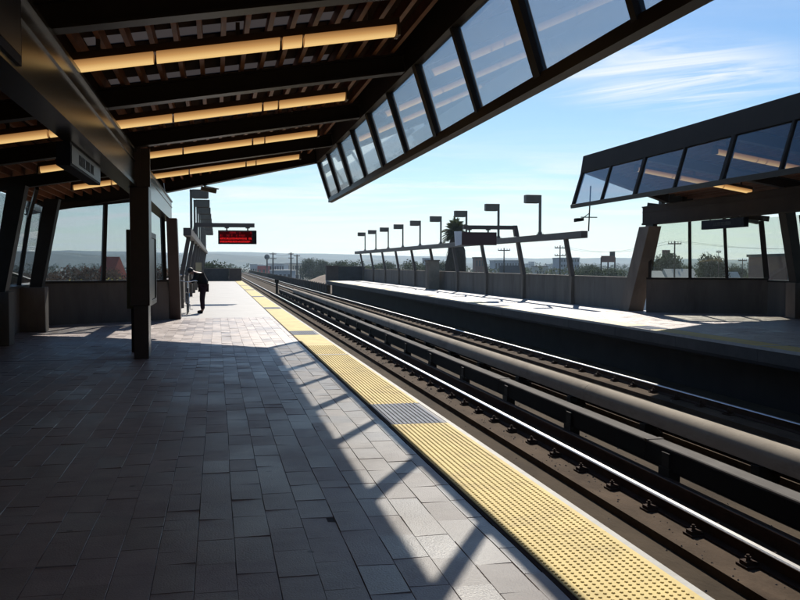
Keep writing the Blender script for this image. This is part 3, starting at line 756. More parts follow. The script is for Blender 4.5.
# ------------------------------------------------------------------ person and bicycle
def skin(name, verts, edges, radii, m, parent=None, root=0, lvl=2):
    off = WL(parent) if parent else Vector((0, 0, 0))
    me = bpy.data.meshes.new(name); me.from_pydata([tuple(Vector(v)-off) for v in verts], edges, []); me.materials.append(m)
    o = bpy.data.objects.new(name, me); COL.objects.link(o)
    if parent: o.parent = parent
    md = o.modifiers.new('skin', 'SKIN'); md.use_smooth_shade = True
    for v, r in zip(me.skin_vertices[0].data, radii): v.radius = r if isinstance(r, tuple) else (r, r); v.use_root = False
    me.skin_vertices[0].data[root].use_root = True
    s = o.modifiers.new('sub', 'SUBSURF'); s.levels = lvl; s.render_levels = lvl
    return o
py = 29.1
pv = [(-.44, py, .92), (-.475, py, 1.06), (-.56, py, 1.19), (-.645, py, 1.25), (-.72, py, 1.275), (-.775, py, 1.29), (-.83, py, 1.33),   # pelvis..head
      (-.42, py-.09, .86), (-.46, py-.10, .48), (-.44, py-.10, .09), (-.56, py-.10, .035),
      (-.42, py+.09, .86), (-.47, py+.11, .48), (-.44, py+.12, .09), (-.57, py+.12, .035),
      (-.63, py-.17, 1.22), (-.68, py-.23, 1.04), (-.80, py-.20, .96), (-.86, py-.18, .95),
      (-.63, py+.17, 1.22), (-.70, py+.22, 1.05), (-.84, py+.20, .98), (-.90, py+.18, .97)]
pe = [(0, 1), (1, 2), (2, 3), (3, 4), (4, 5), (5, 6), (0, 7), (7, 8), (8, 9), (9, 10), (0, 11), (11, 12), (12, 13), (13, 14), (3, 15), (15, 16), (16, 17), (17, 18), (3, 19), (19, 20), (20, 21), (21, 22)]
prd = [.14, .13, .14, .12, .055, .085, .09, .09, .06, .042, .04, .09, .06, .042, .04, .055, .042, .032, .035, .055, .042, .032, .035]
body = skin('person', pv, pe, prd, SKIN)
tag(body, 'person in a black jacket and dark trousers bending over a bicycle', 'person')
skin('jacket', [(-.39, py, .84), (-.455, py, 1.02), (-.55, py, 1.17), (-.64, py, 1.255), (-.63, py-.19, 1.21), (-.69, py-.25, 1.04), (-.79, py-.21, .97), (-.63, py+.19, 1.21), (-.71, py+.24, 1.05), (-.83, py+.21, .985)],
     [(0, 1), (1, 2), (2, 3), (3, 4), (4, 5), (5, 6), (3, 7), (7, 8), (8, 9)], [.20, .185, .19, .13, .085, .065, .05, .085, .065, .05], JACKET, body)
skin('trousers', [(-.42, py, .90), (-.42, py-.10, .82), (-.46, py-.105, .47), (-.445, py-.105, .10), (-.42, py+.10, .82), (-.47, py+.115, .47), (-.445, py+.12, .10)],
     [(0, 1), (1, 2), (2, 3), (0, 4), (4, 5), (5, 6)], [.165, .115, .085, .07, .115, .085, .07], TROUS, body)
skin('shoe', [(-.43, py-.105, .045), (-.52, py-.105, .045), (-.62, py-.105, .035)], [(0, 1), (1, 2)], [.05, .05, .035], BLACK, body)
skin('shoe', [(-.43, py+.12, .045), (-.52, py+.12, .045), (-.62, py+.12, .035)], [(0, 1), (1, 2)], [.05, .05, .035], BLACK, body)
b = MB(); b.ball((-.822, py, 1.348), (.10, .093, .095), 12, 8); b.build('hair', HAIR, body, smooth=True)
for s_ in (-1, 1):
    for k in range(5):
        hx, hy, hz = (-.87, py-.18, .95) if s_ < 0 else (-.91, py+.18, .97)
        fo = (k-2)*.02
        L_ = (.05, .065, .07, .064, .05)[k]
        skin('finger' if k else 'thumb', [(hx, hy+fo, hz), (hx-L_*.6, hy+fo*1.1, hz+.005), (hx-L_, hy+fo*1.1, hz-.028)], [(0, 1), (1, 2)], [.010, .009, .007], SKIN, body, 0, 1)

bx_, by_ = -.90, 29.0
t = empty('bicycle', (bx_, by_, 0), 'dark bicycle seen end-on, held by the person in the black jacket', 'bicycle')
for yy in (by_-.52, by_+.52):
    b = MB(); b.ring((bx_, yy, .335), (1, 0, 0), .315, .02, 28, 6); w = b.build('wheel', RUBBER, t, smooth=True)
    b = MB(); b.ring((bx_, yy, .335), (1, 0, 0), .292, .009, 28, 5); b.tube([(bx_-.05, yy, .335), (bx_+.05, yy, .335)], .02, 8)
    for k in range(14):
        a = 2*math.pi*k/14; b.tube([(bx_+(.03 if k % 2 else -.03), yy, .335), (bx_, yy+.29*math.cos(a), .335+.29*math.sin(a))], .002, 4)
    b.build('rim', CHROME, w)
b = MB(); hd = (bx_, by_-.36, .80); st = (bx_, by_+.20, .82); bb = (bx_, by_+.06, .29)
for p, q in ((hd, st), ((bx_, by_-.38, .70), bb), (st, bb), (bb, (bx_, by_+.52, .335)), (st, (bx_, by_+.52, .335)), (hd, (bx_, by_-.40, .66))): b.tube([p, q], .017, 8)
b.build('frame', BIKEP, t)
b = MB()
for s_ in (-1, 1): b.tube([(bx_+s_*.05, by_-.40, .66), (bx_+s_*.05, by_-.52, .335)], .012, 6)
b.box(bx_-.06, bx_+.06, by_-.43, by_-.37, .65, .68); b.build('fork', CHROME, t)
b = MB(); b.tube([hd, (bx_, by_-.34, .98)], .014, 6); b.tube([(bx_-.29, by_-.22, 1.02), (bx_-.2, by_-.33, 1.03), (bx_, by_-.35, .99), (bx_+.2, by_-.33, 1.03), (bx_+.29, by_-.22, 1.02)], .013, 8)
b.tube([(bx_-.2, by_-.33, 1.03), (bx_-.21, by_-.35, 1.18)], .006, 6); b.ball((bx_-.21, by_-.36, 1.2), (.05, .012, .035)); b.build('handlebar', CHROME, t)
b = MB(); b.tube([st, (bx_, by_+.24, .95)], .013, 6); b.build('seat_post', CHROME, t)
b = MB(); b.prism([(bx_-.07, by_+.40), (bx_+.07, by_+.40), (bx_+.05, by_+.22), (bx_+.018, by_+.08), (bx_-.018, by_+.08), (bx_-.05, by_+.22)], 'z', .95, 1.0); b.build('saddle', BLACK, t, bevel=.012)
b = MB(); b.ring((bx_+.04, by_+.06, .29), (1, 0, 0), .085, .006, 20, 5); b.bar((bx_+.06, by_+.06, .29), (bx_+.06, by_+.0, .13), .02, .02); b.bar((bx_-.06, by_+.06, .29), (bx_-.06, by_+.12, .45), .02, .02)
b.box(bx_+.06, bx_+.15, by_-.04, by_+.04, .115, .135); b.box(bx_-.15, bx_-.06, by_+.08, by_+.16, .44, .46); b.build('crank', CHROME, t)

# ------------------------------------------------------------------ terrain and hills
G = -8.0
gm = mat('ground_land', (.10, .095, .07), .95, 0, .45, .02, 0, 1, .2, stain=((.17, .15, .11), .012, .9))
b = MB(); n = 40
b.box(-5000, 5000, -4500, 5000, G-.5, G)
tag(b.build('ground', gm), 'flat urban land below the elevated station', None, None, 'structure')
hm = mat('hill_land', (.04, .05, .034), .95, 0, .5, .008, 0, 1, .05, stain=((.12, .10, .055), .011, .8))
def ridge(name, label, D, prof, depth, seed, amp):
    b = MB(); cols = 140; rows_ = 8
    vs = []
    for i in range(cols+1):
        px = -500+2100*i/cols
        hv = prof[0][1]
        for (xa, ha), (xb, hb) in zip(prof, prof[1:]):
            if xa <= px <= xb: f = (px-xa)/(xb-xa); f = f*f*(3-2*f); hv = ha+(hb-ha)*f
        if px > prof[-1][0]: hv = prof[-1][1]
        dirv = at(px, 264, 1000)-EYE; dirv.z = 0; dirv.normalize()
        sc = math.sqrt(1+((px-400)/F)**2)
        for j in range(rows_+1):
            r = D*(1+depth*(j/rows_)); s_ = math.sin(math.pi*min(1, j/rows_*1.25+.0))if j < rows_*.4 else 1
            s_ = min(1, (j/rows_)/.55); s_ = s_*s_*(3-2*s_) if j < rows_*.55 else 1-.3*((j/rows_)-.55)
            nz_ = mnoise.fractal(Vector((px*.012+seed, j*.6, seed)), 1, 2, 5)
            h = (1.55+r*sc*.0+D*sc*(hv+amp*nz_)/F)*s_+G*(1-s_)
            p = EYE+dirv*(r*1.0)
            vs.append((p.x*1, p.y*1, max(G-2, h)))
    w = rows_+1
    b.add(vs, [(i*w+j, (i+1)*w+j, (i+1)*w+j+1, i*w+j+1) for i in range(cols) for j in range(rows_)])
    o = b.build(name, hm, None, smooth=True); tag(o, label, None, None, 'structure')
ridge('hills', 'nearer line of wooded hills on the left', 2100, [(-500, 11), (0, 11.5), (60, 12.5), (100, 10), (150, 10.5), (212, 11.5), (250, 9.5), (300, 7), (350, 4.5), (430, 1.5), (520, 0), (800, 1), (1100, 2), (1600, 1)], .35, 3.1, 1.8)
ridge('hills', 'faint far line of hills on the horizon', 3100, [(-500, 12), (20, 13), (150, 13), (240, 13), (330, 12), (420, 9), (520, 6), (700, 5), (800, 6), (1200, 4), (1600, 3)], .25, 9.7, 1.8)

# ------------------------------------------------------------------ trees
def leafmat(name, c): 
    m = mat(name, c, .8, 0, .45, .9, 0, 1, .08)
    N = m.node_tree.nodes; L = m.node_tree.links; b = N['Principled BSDF']
    t = N.new('ShaderNodeBsdfTranslucent'); L.new(b.inputs['Base Color'].links[0].from_socket, t.inputs[0])
    x = N.new('ShaderNodeMixShader'); x.inputs[0].default_value = .45; L.new(b.outputs[0], x.inputs[1]); L.new(t.outputs[0], x.inputs[2]); L.new(x.outputs[0], N['Material Output'].inputs['Surface'])
    return m
LEAF = [leafmat('dark_leaves', (.032, .045, .022)), leafmat('mid_leaves', (.05, .065, .026)), leafmat('yellow_leaves', (.36, .32, .07)), leafmat('brown_twigs', (.085, .055, .04)), leafmat('palm_leaves', (.045, .06, .02))]
BARK = mat('bark', (.06, .045, .035), .9, 0, .3, 3)
def crown_mesh(seed, lobes, n, leaf, flat=1.):
    """leaf sized faces through the volume of several lobes; unit tree: 1 high crown"""
    rr = random.Random(seed); b = MB()
    for (cx, cy, cz, r, rz) in lobes:
        m = int(n*r*r*4)
        for _ in range(m):
            while True:
                v = Vector((rr.uniform(-1, 1), rr.uniform(-1, 1), rr.uniform(-1, 1)))
                if v.length < 1: break
            v = v*(.55+.45*rr.random())/max(v.length, .25)*v.length**.4 if v.length > 0 else v
            k = 1+.22*mnoise.noise(v*2.3+Vector((seed, 0, 0)))
            p = Vector((cx+v.x*r*k, cy+v.y*r*k, cz+v.z*rz*k))
            a = Vector((rr.gauss(0, 1), rr.gauss(0, 1), rr.gauss(0, .8))).normalized(); c = a.orthogonal().normalized()
            c = Quaternion(a, rr.random()*6.28) @ c; d = a.cross(c); s = leaf*(.6+.8*rr.random())
            b.add([p-c*s, p+d*s*.6, p+c*s, p-d*s*.6], [(0, 1, 2, 3)])
    return b
SHAPES = {
    'round': [(0, 0, .62, .36, .34), (.25, .1, .5, .26, .26), (-.28, -.05, .52, .26, .24), (.05, -.2, .75, .24, .2), (-.1, .2, .45, .28, .22)],
    'wide': [(0, 0, .6, .4, .28), (.4, 0, .45, .3, .24), (-.42, .05, .48, .3, .25), (.18, -.1, .72, .24, .2), (-.15, .1, .75, .25, .2), (.6, .1, .35, .2, .18), (-.62, 0, .36, .2, .17)],
    'tall': [(0, 0, .45, .22, .3), (.05, 0, .7, .17, .25), (-.06, .04, .3, .25, .2), (.1, -.05, .55, .17, .2)],
    'bush': [(0, 0, .4, .42, .36), (.4, .1, .3, .33, .28), (-.42, 0, .3, .34, .26), (.1, -.2, .5, .25, .3), (.75, 0, .2, .25, .2), (-.75, .1, .22, .25, .2)],
}
CACHE = {}
def tree(name, px, pybase, pytop, D, shape, mi, label, group=None, cat='tree', width=1.):
    base = at(px, pybase, D); topz = at(px, pytop, D).z
    base.z = G; Hh = topz-G
    t = empty(name, base, label, cat, group)
    key = (shape, mi)
    if key not in CACHE:
        sd = abs(hash(shape)) % 97 if False else {'round': 3, 'wide': 5, 'tall': 8, 'bush': 11}[shape]+mi
        b = crown_mesh(sd, SHAPES[shape], 4800, .018)
        me_o = b.build('crown', LEAF[mi], None, recalc=False); cm = me_o.data
        tb = MB(); tb.tube([(0, 0, 0), (.01, 0, .2), (-.01, .01, .5)], [.035, .026, .012], 7)
        for k in range(5):
            a = k*1.3; tb.tube([(0, 0, .2+.05*k), (.14*math.cos(a), .14*math.sin(a), .38+.05*k), (.26*math.cos(a), .26*math.sin(a), .5+.04*k)], [.014, .009, .004], 5)
        to = tb.build('trunk', BARK, None)
        CACHE[key] = (cm, to.data); bpy.data.objects.remove(me_o); bpy.data.objects.remove(to)
    cm, tm = CACHE[key]
    rz = (px*37 % 63)/10
    for nm, me in (('trunk', tm), ('crown', cm)):
        o = bpy.data.objects.new(nm, me); COL.objects.link(o); o.parent = t
        o.scale = (Hh*width, Hh*width, Hh); o.rotation_euler = (0, 0, rz)
    return t
GT = 'trees beyond the station'
TREES = [
 # px, top y, D, shape, leaf, width, label
 (219, 257, 150, 'round', 0, .9, 'dark bushy tree behind the end wall of the near platform'),
 (206, 260, 170, 'round', 1, .9, 'green tree behind the row of near fence posts'),
 (313, 256, 330, 'round', 0, 1.0, 'dark round tree at the left end of the clump above the dirt mound'),
 (324, 257.5, 320, 'wide', 0, .8, 'dark spreading tree in the middle of the clump above the dirt mound'),
 (334, 260, 300, 'round', 0, .9, 'dark tree at the right end of the clump above the dirt mound'),
 (347, 258, 260, 'round', 0, 1.0, 'dark tree behind the end wall of the far platform'),
 (358, 257, 240, 'tall', 0, 1.4, 'slim dark tree beside the last post of the far fence'),
 (374, 261, 260, 'wide', 1, .9, 'low green tree seen between the last two posts of the far fence'),
 (389, 259, 250, 'round', 0, 1.0, 'dark round tree behind the fourth last post of the far fence'),
 (407, 256, 240, 'tall', 0, 1.7, 'taller dark tree rising in a far fence bay left of the palm'),
 (420, 260, 250, 'round', 1, 1.1, 'green tree in the bay just left of the concrete cabinet'),
 (437, 258, 230, 'wide', 0, .9, 'dark tree right behind the concrete cabinet'),
 (470, 263, 260, 'bush', 0, 1., 'low dark tree at the right foot of the palm'),
 (588, 262, 220, 'round', 0, 1.1, 'dark tree between the fence end and the billboard'),
 (601, 264, 210, 'wide', 1, .8, 'green tree under the roadside billboard'),
 (616, 266, 200, 'round', 0, 1.0, 'dark tree between the billboard and the far pillar'),
 (664, 249, 200, 'round', 0, .95, 'rounded dark tree wrapped around a tall chimney, seen through far window'),
 (686, 263, 230, 'round', 1, 1.0, 'small green tree between the two middle poles in the far window'),
 (712, 249, 170, 'wide', 0, .68, 'big dark dome shaped tree in the far window below the navy sign'),
 (737, 263, 220, 'wide', 0, .75, 'low dark tree in the far window right of the dome shaped tree'),
 (761, 264, 190, 'round', 1, 1.0, 'green tree in the narrow far pane beside the thick strut'),
 (644, 262, 240, 'round', 0, 1., 'dark tree half hidden behind the far leaning pillar'),
]
for px, ty, D, sh, mi, wd, lab in TREES:
    tree('tree', px, 280, ty, D, sh, mi, lab, GT, 'tree', wd)
BUSH = [
 (93, 258, 95, 'bush', 2, .95, 'yellow green bush in front of the red roofed house, near end window'),
 (127, 257, 100, 'bush', 2, .9, 'yellow green bush just left of the brown post, near end window'),
 (72, 262, 130, 'round', 3, 1.1, 'bare brown tree at the left edge of the near end window'),
 (108, 264, 120, 'round', 3, .95, 'bare brown tree beside the red roofed house'),
 (40, 266, 110, 'wide', 3, .9, 'bare brown tree behind the leaning strut of the near side windows'),
 (16, 264, 120, 'wide', 0, .9, 'dark tree in the leftmost near side window'),
 (160, 264, 140, 'round', 3, 1., 'bare brown tree seen beside the map case'),
]
for px, ty, D, sh, mi, wd, lab in BUSH:
    tree('tree' if sh != 'bush' else 'bush', px, 285, ty, D, sh, mi, lab, GT if sh != 'bush' else None, 'tree' if sh != 'bush' else 'bush', wd)
# distant wooded band
b = MB(); rr = random.Random(21)
for _ in range(520):
    px = rr.uniform(-150, 1100); D = rr.uniform(480, 1100)
    c = at(px, 264, D); c.z = G
    hh = rr.uniform(5, 10)*(.8 if D < 700 else 1.1); r = rr.uniform(3.5, 8)
    for _k in range(60):
        v = Vector((rr.gauss(0, .5), rr.gauss(0, .5), rr.random())); s = rr.uniform(.5, 1.1)
        k2 = (1-(v.z*.95)**2)**.5
        p = c+Vector((v.x*r*k2, v.y*r*k2, v.z*hh))
        a = Vector((rr.gauss(0, 1), rr.gauss(0, 1), rr.gauss(0, 1))).normalized(); e = a.orthogonal().normalized(); d = a.cross(e)
        b.add([p-e*s, p+d*s*.7, p+e*s, p-d*s*.7], [(0, 1, 2, 3)])
tag(b.build('woodland', LEAF[0], None, recalc=False), 'low band of distant woodland across the plain', 'woodland', None, 'stuff')

b = MB(); rr = random.Random(33)
for _ in range(300):
    px = rr.uniform(335, 860); D = rr.uniform(300, 470)
    if px < 480 and rr.random() < .3: continue
    c = at(px, 264, D); c.z = G; hh = rr.uniform(4.5, 8.5); r = rr.uniform(2.5, 5)
    for _k in range(110):
        v = Vector((rr.gauss(0, .5), rr.gauss(0, .5), rr.random())); q_ = rr.uniform(.25, .6); k2 = (1-(v.z*.95)**2)**.5
        p = c+Vector((v.x*r*k2, v.y*r*k2, v.z*hh)); a = Vector((rr.gauss(0, 1), rr.gauss(0, 1), rr.gauss(0, 1))).normalized(); e = a.orthogonal().normalized(); d = a.cross(e)
        b.add([p-e*q_, p+d*q_*.7, p+e*q_, p-d*q_*.7], [(0, 1, 2, 3)])
tag(b.build('woodland', LEAF[1], None, recalc=False), 'mixed scrub and trees across the town behind the far fence', 'woodland', None, 'stuff')
# palm
pb = at(456, 290, 92); pb.z = G; ptop = at(455.5, 234, 92).z
t = empty('palm_tree', pb, 'palm tree with a shaggy thick trunk behind the far fence', 'palm tree')
hT = ptop-G
b = MB(); n = 12; rr = random.Random(5); prof = [(0, .4), (.4, .42), (.5, .7), (.6, .9), (.75, .92), (.87, .85), (.95, .6), (1, .3)]
ring = []
for f_, r_ in prof: ring.append([(pb.x+r_*(1+.12*rr.gauss(0, 1))*math.cos(2*math.pi*k/n), pb.y+r_*math.sin(2*math.pi*k/n)*(1+.1*rr.gauss(0, 1)), G+hT*f_) for k in range(n)])
b.add([v for r_ in ring for v in r_], [(i*n+k, i*n+(k+1) % n, (i+1)*n+(k+1) % n, (i+1)*n+k) for i in range(len(prof)-1) for k in range(n)])
for _ in range(700):
    a = rr.random()*6.28; f_ = rr.uniform(.5, .97); r_ = .92 if f_ < .85 else .92-(f_-.85)*3.0
    p = Vector((pb.x+r_*math.cos(a), pb.y+r_*math.sin(a), G+hT*f_)); q = p+Vector((math.cos(a)*.18, math.sin(a)*.18, -.5-rr.random()*.4)); sd = Vector((-math.sin(a), math.cos(a), 0))*.07
    b.add([p-sd, p+sd, q], [(0, 1, 2)])
b.build('trunk', mat('palm_trunk', (.06, .045, .032), .9, 0, .35, 4), t, recalc=False)
b = MB(); top = Vector((pb.x, pb.y, ptop+.1))
for k in range(80):
    a = rr.random()*6.28; el = rr.uniform(-.25, 1.5); L_ = rr.uniform(1.1, 1.75); pts = []
    for i in range(7):
        s_ = i/6; e2 = el-1.1*s_*s_
        pts.append(top+Vector((math.cos(a)*math.cos(el)*L_*s_, math.sin(a)*math.cos(el)*L_*s_, math.sin(el)*L_*s_-.38*s_*s_*L_*math.cos(el))))
    sd = Vector((-math.sin(a), math.cos(a), 0))
    b.tube(pts, [.02]*6+[.006], 4)
    for i in range(2, 7):
        for j in range(4):
            p = pts[i-1].lerp(pts[i], j/4)
            for s_ in (-1, 1):
                q = p+sd*s_*(.34+.1*rr.random())+(pts[i]-pts[i-1]).normalized()*.28+Vector((0, 0, -.14))
                w_ = (pts[i]-pts[i-1]).normalized()*.05
                b.add([p-w_, p+w_, q], [(0, 1, 2)])
b.build('crown', LEAF[4], t, recalc=False)

# ------------------------------------------------------------------ buildings, poles and other things beyond the station
def bmat(n, c): return mat(n, c, .8, 0, .12, .4, 0, 1, .3)
BM = {'white': bmat('house_white', (.62, .62, .60)), 'grey': bmat('block_grey', (.30, .33, .37)), 'red': bmat('shop_red', (.45, .05, .05)), 'roof': bmat('roof_dark', (.07, .065, .06)), 'redroof': bmat('roof_red', (.50, .085, .05)),
      'brick': bmat('brick_brown', (.17, .08, .06)), 'cream': bmat('house_cream', (.5, .46, .38)), 'win': mat('far_window', (.03, .035, .045), .15), 'lightroof': bmat('roof_light', (.55, .55, .52))}
def house(name, x0, x1, ytop, D, wall, roof, label, floors=1, pitched=False, depth=12, cat='building', wins=4, rooffrac=.35):
    a, c = at(x0, 264, D), at(x1, 264, D); zt = at((x0+x1)/2, ytop, D).z
    mid = (a+c)/2; wd = (c-a).length; ang = math.atan2(c.y-a.y, c.x-a.x); H_ = zt-G
    t = empty(name, (mid.x, mid.y, G), label, cat, 'buildings beyond the station')
    t.rotation_euler = (0, 0, ang)
    def lb(b, nm, m, par=t, kind=None):
        me = bpy.data.meshes.new(nm); me.from_pydata(b.v, [], b.f); me.materials.append(m)
        bm = bmesh.new(); bm.from_mesh(me); bmesh.ops.recalc_face_normals(bm, faces=bm.faces); bm.to_mesh(me); bm.free()
        o = bpy.data.objects.new(nm, me); COL.objects.link(o); o.parent = par; return o
    wh = H_*(1-rooffrac) if pitched else H_-.4
    b = MB(); b.box(-wd/2, wd/2, 0, depth, 0, wh); lb(b, 'wall', BM[wall])
    b = MB()
    if pitched: b.prism([(-.6, wh), (depth+.6, wh), (depth/2, H_)], 'x', -wd/2-.5, wd/2+.5)
    else: b.box(-wd/2-.25, wd/2+.25, -.25, depth+.25, wh, H_)
    lb(b, 'roof', BM[roof])
    fh = wh/floors
    for f_ in range(floors):
        b = MB()
        for k in range(wins):
            cx = -wd/2+wd*(k+.5)/wins; ww = wd/wins*.55
            b.box(cx-ww/2, cx+ww/2, -.06, .02, f_*fh+fh*.32, f_*fh+fh*.8)
        lb(b, 'window_row', BM['win'])
    return t
house('house', 97.5, 107.5, 256.5, 150, 'cream', 'redroof', 'house with a red pitched roof beyond the near end window', 1, True, 10, 'house', 3, .42)
house('building', 250, 257, 264, 430, 'white', 'white', 'small white building at the left end of the low row beyond the tracks', 1, False, 14, wins=3)
house('building', 257.4, 266, 265, 425, 'red', 'white', 'red fronted low building beyond the end of the tracks', 1, False, 14, wins=2)
house('building', 267, 284, 263.5, 440, 'white', 'lightroof', 'long white two storey building beyond the red one', 2, False, 18, wins=7)
house('building', 285, 304, 263, 470, 'cream', 'grey', 'cream building behind the utility poles beyond the tracks', 2, False, 18, wins=8)
house('building', 270, 291, 270, 360, 'grey', 'lightroof', 'low blue grey shed in front of the white building', 1, False, 16, wins=5)
house('building', 336, 345, 262, 420, 'white', 'grey', 'pale house with a flat roof among trees left of the far fence', 2, False, 10, wins=4)
house('building', 423, 433, 258, 520, 'grey', 'grey', 'blue grey office block left of the concrete cabinet', 4, False, 18, wins=6)
house('building', 475.5, 484, 257, 300, 'brick', 'roof', 'small dark square building right of the palm', 3, False, 12, wins=3)
house('building', 495, 523, 260, 420, 'grey', 'lightroof', 'long grey warehouse behind the far fence', 2, False, 25, wins=10)
house('house', 503, 521, 265.5, 240, 'brick', 'roof', 'dark roofed bungalow in front of the long grey warehouse', 1, True, 9, 'house', 4, .5)
house('building', 560.5, 579.5, 257.5, 430, 'grey', 'grey', 'tall blue grey office block near the end of the far fence', 5, False, 22, wins=7)
house('building', 536, 548, 266, 380, 'cream', 'roof', 'low cream building in the bay left of the office block', 1, False, 12, wins=4)
house('building', 648, 668, 271, 170, 'white', 'lightroof', 'pale roofed shed at the left end of the far window', 1, True, 12, wins=3, rooffrac=.4)
house('building', 676, 702, 269, 185, 'white', 'lightroof', 'wide pale roofed shed under the middle poles in the far window', 1, True, 14, wins=4, rooffrac=.5)
house('building', 730, 745, 272, 170, 'white', 'lightroof', 'small pale roofed shed below the low tree in the far window', 1, True, 10, wins=3, rooffrac=.5)
house('building', 786, 815, 253.5, 130, 'brick', 'roof', 'brown brick building at the right end of the far window', 2, False, 14, wins=4)
for i, (x0, x1, yt, lab) in enumerate(((524, 530, 263.5, 'low pale tower of the distant skyline'), (531.5, 534.5, 261.5, 'slim tallest tower of the distant skyline'), (549, 556, 264, 'wide low block of the distant skyline beside the office block'))):
    house('building', x0, x1, yt, 1000, 'grey', 'grey', lab, 5, False, 25, wins=4)
t = house('chimney_house', 663, 670, 262, 215, 'brick', 'roof', 'brick house hidden by the rounded tree in the far window', 2, False, 8, wins=2)
ch = at(666.5, 250, 216); b = MB(); b.box(ch.x-.7, ch.x+.7, ch.y-.5, ch.y+.9, G+8, ch.z)
o = b.build('chimney', BM['brick'], None); o.parent = t; o.matrix_parent_inverse = (Matrix.Translation(t.location) @ t.rotation_euler.to_matrix().to_4x4()).inverted()
POLEM = mat('pole_timber', (.06, .05, .042), .9, 0, .3, 2)
def pole(px, ytop, D, label, arms=1, aw=1.3, r=.16, lampy=False):
    p = at(px, 264, D); zt = at(px, ytop, D).z
    t = empty('utility_pole', (p.x, p.y, G), label, 'utility pole', 'utility poles beyond the station')
    b = MB(); b.tube([(p.x, p.y, G), (p.x, p.y, zt)], [r*1.2, r*.8], 8); b.build('pole', POLEM, t)
    dv = CM @ Vector((1, 0, 0)); dv.z = 0; dv.normalize()
    for k in range(arms):
        b = MB(); z = zt-.4-k*1.3; c = Vector((p.x, p.y, z)); b.bar(c-dv*aw, c+dv*aw, .14, .16)
        for s_ in (-.95, -.5, .5, .95): q = c+dv*aw*s_; b.tube([q, q+Vector((0, 0, .3))], .05, 5)
        b.build('crossarm', POLEM, t)
    return Vector((p.x, p.y, zt)), dv
p1, dv = pole(273, 252.5, 250, 'tall pole just right of the round water tank', 2, .9, .2)
p2, _ = pole(291, 252.5, 270, 'middle utility pole beyond the end of the tracks', 2, .8, .25)
p3, _ = pole(297, 254.5, 270, 'right hand pole of the pair left of the dirt mound', 1, .9, .22)
q1, _ = pole(504, 248, 150, 'utility pole with a wide crossarm above the grey warehouse', 1, 1.0, .12)
q2, _ = pole(560, 245.5, 150, 'utility pole with a double crossarm left of the office block', 2, .9, .12)
q3, _ = pole(455, 255, 200, 'short pole beside the palm trunk', 1, 1.0, .12)
w1, _ = pole(674.5, 241, 130, 'tall utility pole with a T crossarm in the far window', 1, .95, .12)
w2, _ = pole(718.5, 250, 160, 'thin pole rising behind the dome shaped tree', 1, .4, .07)
w3, _ = pole(742.5, 258.5, 170, 'small utility pole near the right mullion of the far window', 1, .8, .1)
t = empty('power_line', tuple(w1), 'long sagging power line crossing the far windows', 'power line')
b = MB(); A = at(560, 247, 150); B = at(880, 241, 140)
for off in (-.8, .8):
    pts = [A.lerp(w1, i/8)+Vector((0, 0, -1.2*math.sin(math.pi*i/8)+.0))+dv*off for i in range(9)]+[w1.lerp(B, i/8)+Vector((0, 0, -1.2*math.sin(math.pi*i/8)))+dv*off for i in range(1, 9)]
    b.tube(pts, .018, 4)
b.build('cable', BLACK, t)
t = empty('power_line', tuple(p2), 'thin power line strung between the poles beyond the tracks', 'power line')
b = MB(); E = at(345, 268, 300)
for off in (-.6, .6):
    b.tube([p1.lerp(p2, i/6)+Vector((0, 0, -.6*math.sin(math.pi*i/6)-.4)) for i in range(7)]+[p2.lerp(E, i/6)+Vector((0, 0, -.9*math.sin(math.pi*i/6)-.4))+dv*off for i in range(1, 7)], .03, 4)
b.build('cable', BLACK, t)
wt = at(267, 257, 420)
t = empty('water_tank', (wt.x, wt.y, G), 'round dark tank on a slim stalk beyond the end of the tracks', 'water tank')
b = MB(); b.tube([(wt.x, wt.y, G), (wt.x, wt.y, wt.z)], .35, 8); b.build('stalk', POLEM, t)
b = MB(); b.ball(wt, (1.25, 1.25, 1.3), 12, 8); b.build('tank', bmat('tank_green', (.06, .08, .09)), t, smooth=True)
bb_ = at(608, 264, 210); bt = at(608, 253, 210).z
t = empty('billboard', (bb_.x, bb_.y, G), 'roadside billboard on steel legs left of the far leaning pillar', 'billboard')
b = MB()
for off in (-1.6, 0, 1.6): q = bb_+dv*off; b.box(q.x-.12, q.x+.12, q.y-.12, q.y+.12, G, bt-1)
b.build('leg', BLACK, t)
b = MB(); b.bar(Vector((bb_.x, bb_.y, bt-1.4))-dv*1.6, Vector((bb_.x, bb_.y, bt-1.4))+dv*1.6, .35, 1.5); b.build('panel', BM['brick'], t)
b = MB(); b.bar(Vector((bb_.x, bb_.y, bt-.2))+dv*.4, Vector((bb_.x, bb_.y, bt-.2))+dv*1.6, .3, 1.1); b.build('upper_panel', BM['roof'], t)
# mound
mc = at(312, 282, 240)
b = MB(); n = 26; vs = []; fs = []
for i in range(n+1):
    for j in range(n+1):
        u, v = (i/n-.5)*2, (j/n-.5)*2
        hgt = max(0, 1-(u*u+v*v))**.8*6.6*(1+.12*mnoise.noise(Vector((u*3, v*3, 2))))*(1+.25*u)
        vs.append((mc.x+u*11.5+4, mc.y+v*30, G-.05+hgt))
b.add(vs, [(i*(n+1)+j, (i+1)*(n+1)+j, (i+1)*(n+1)+j+1, i*(n+1)+j+1) for i in range(n) for j in range(n)])
tag(b.build('dirt_mound', mat('dry_dirt', (.23, .17, .115), .95, 0, .25, .35, .0), None, smooth=True), 'bare brown dirt mound beyond the far platform end', None, None, 'structure')
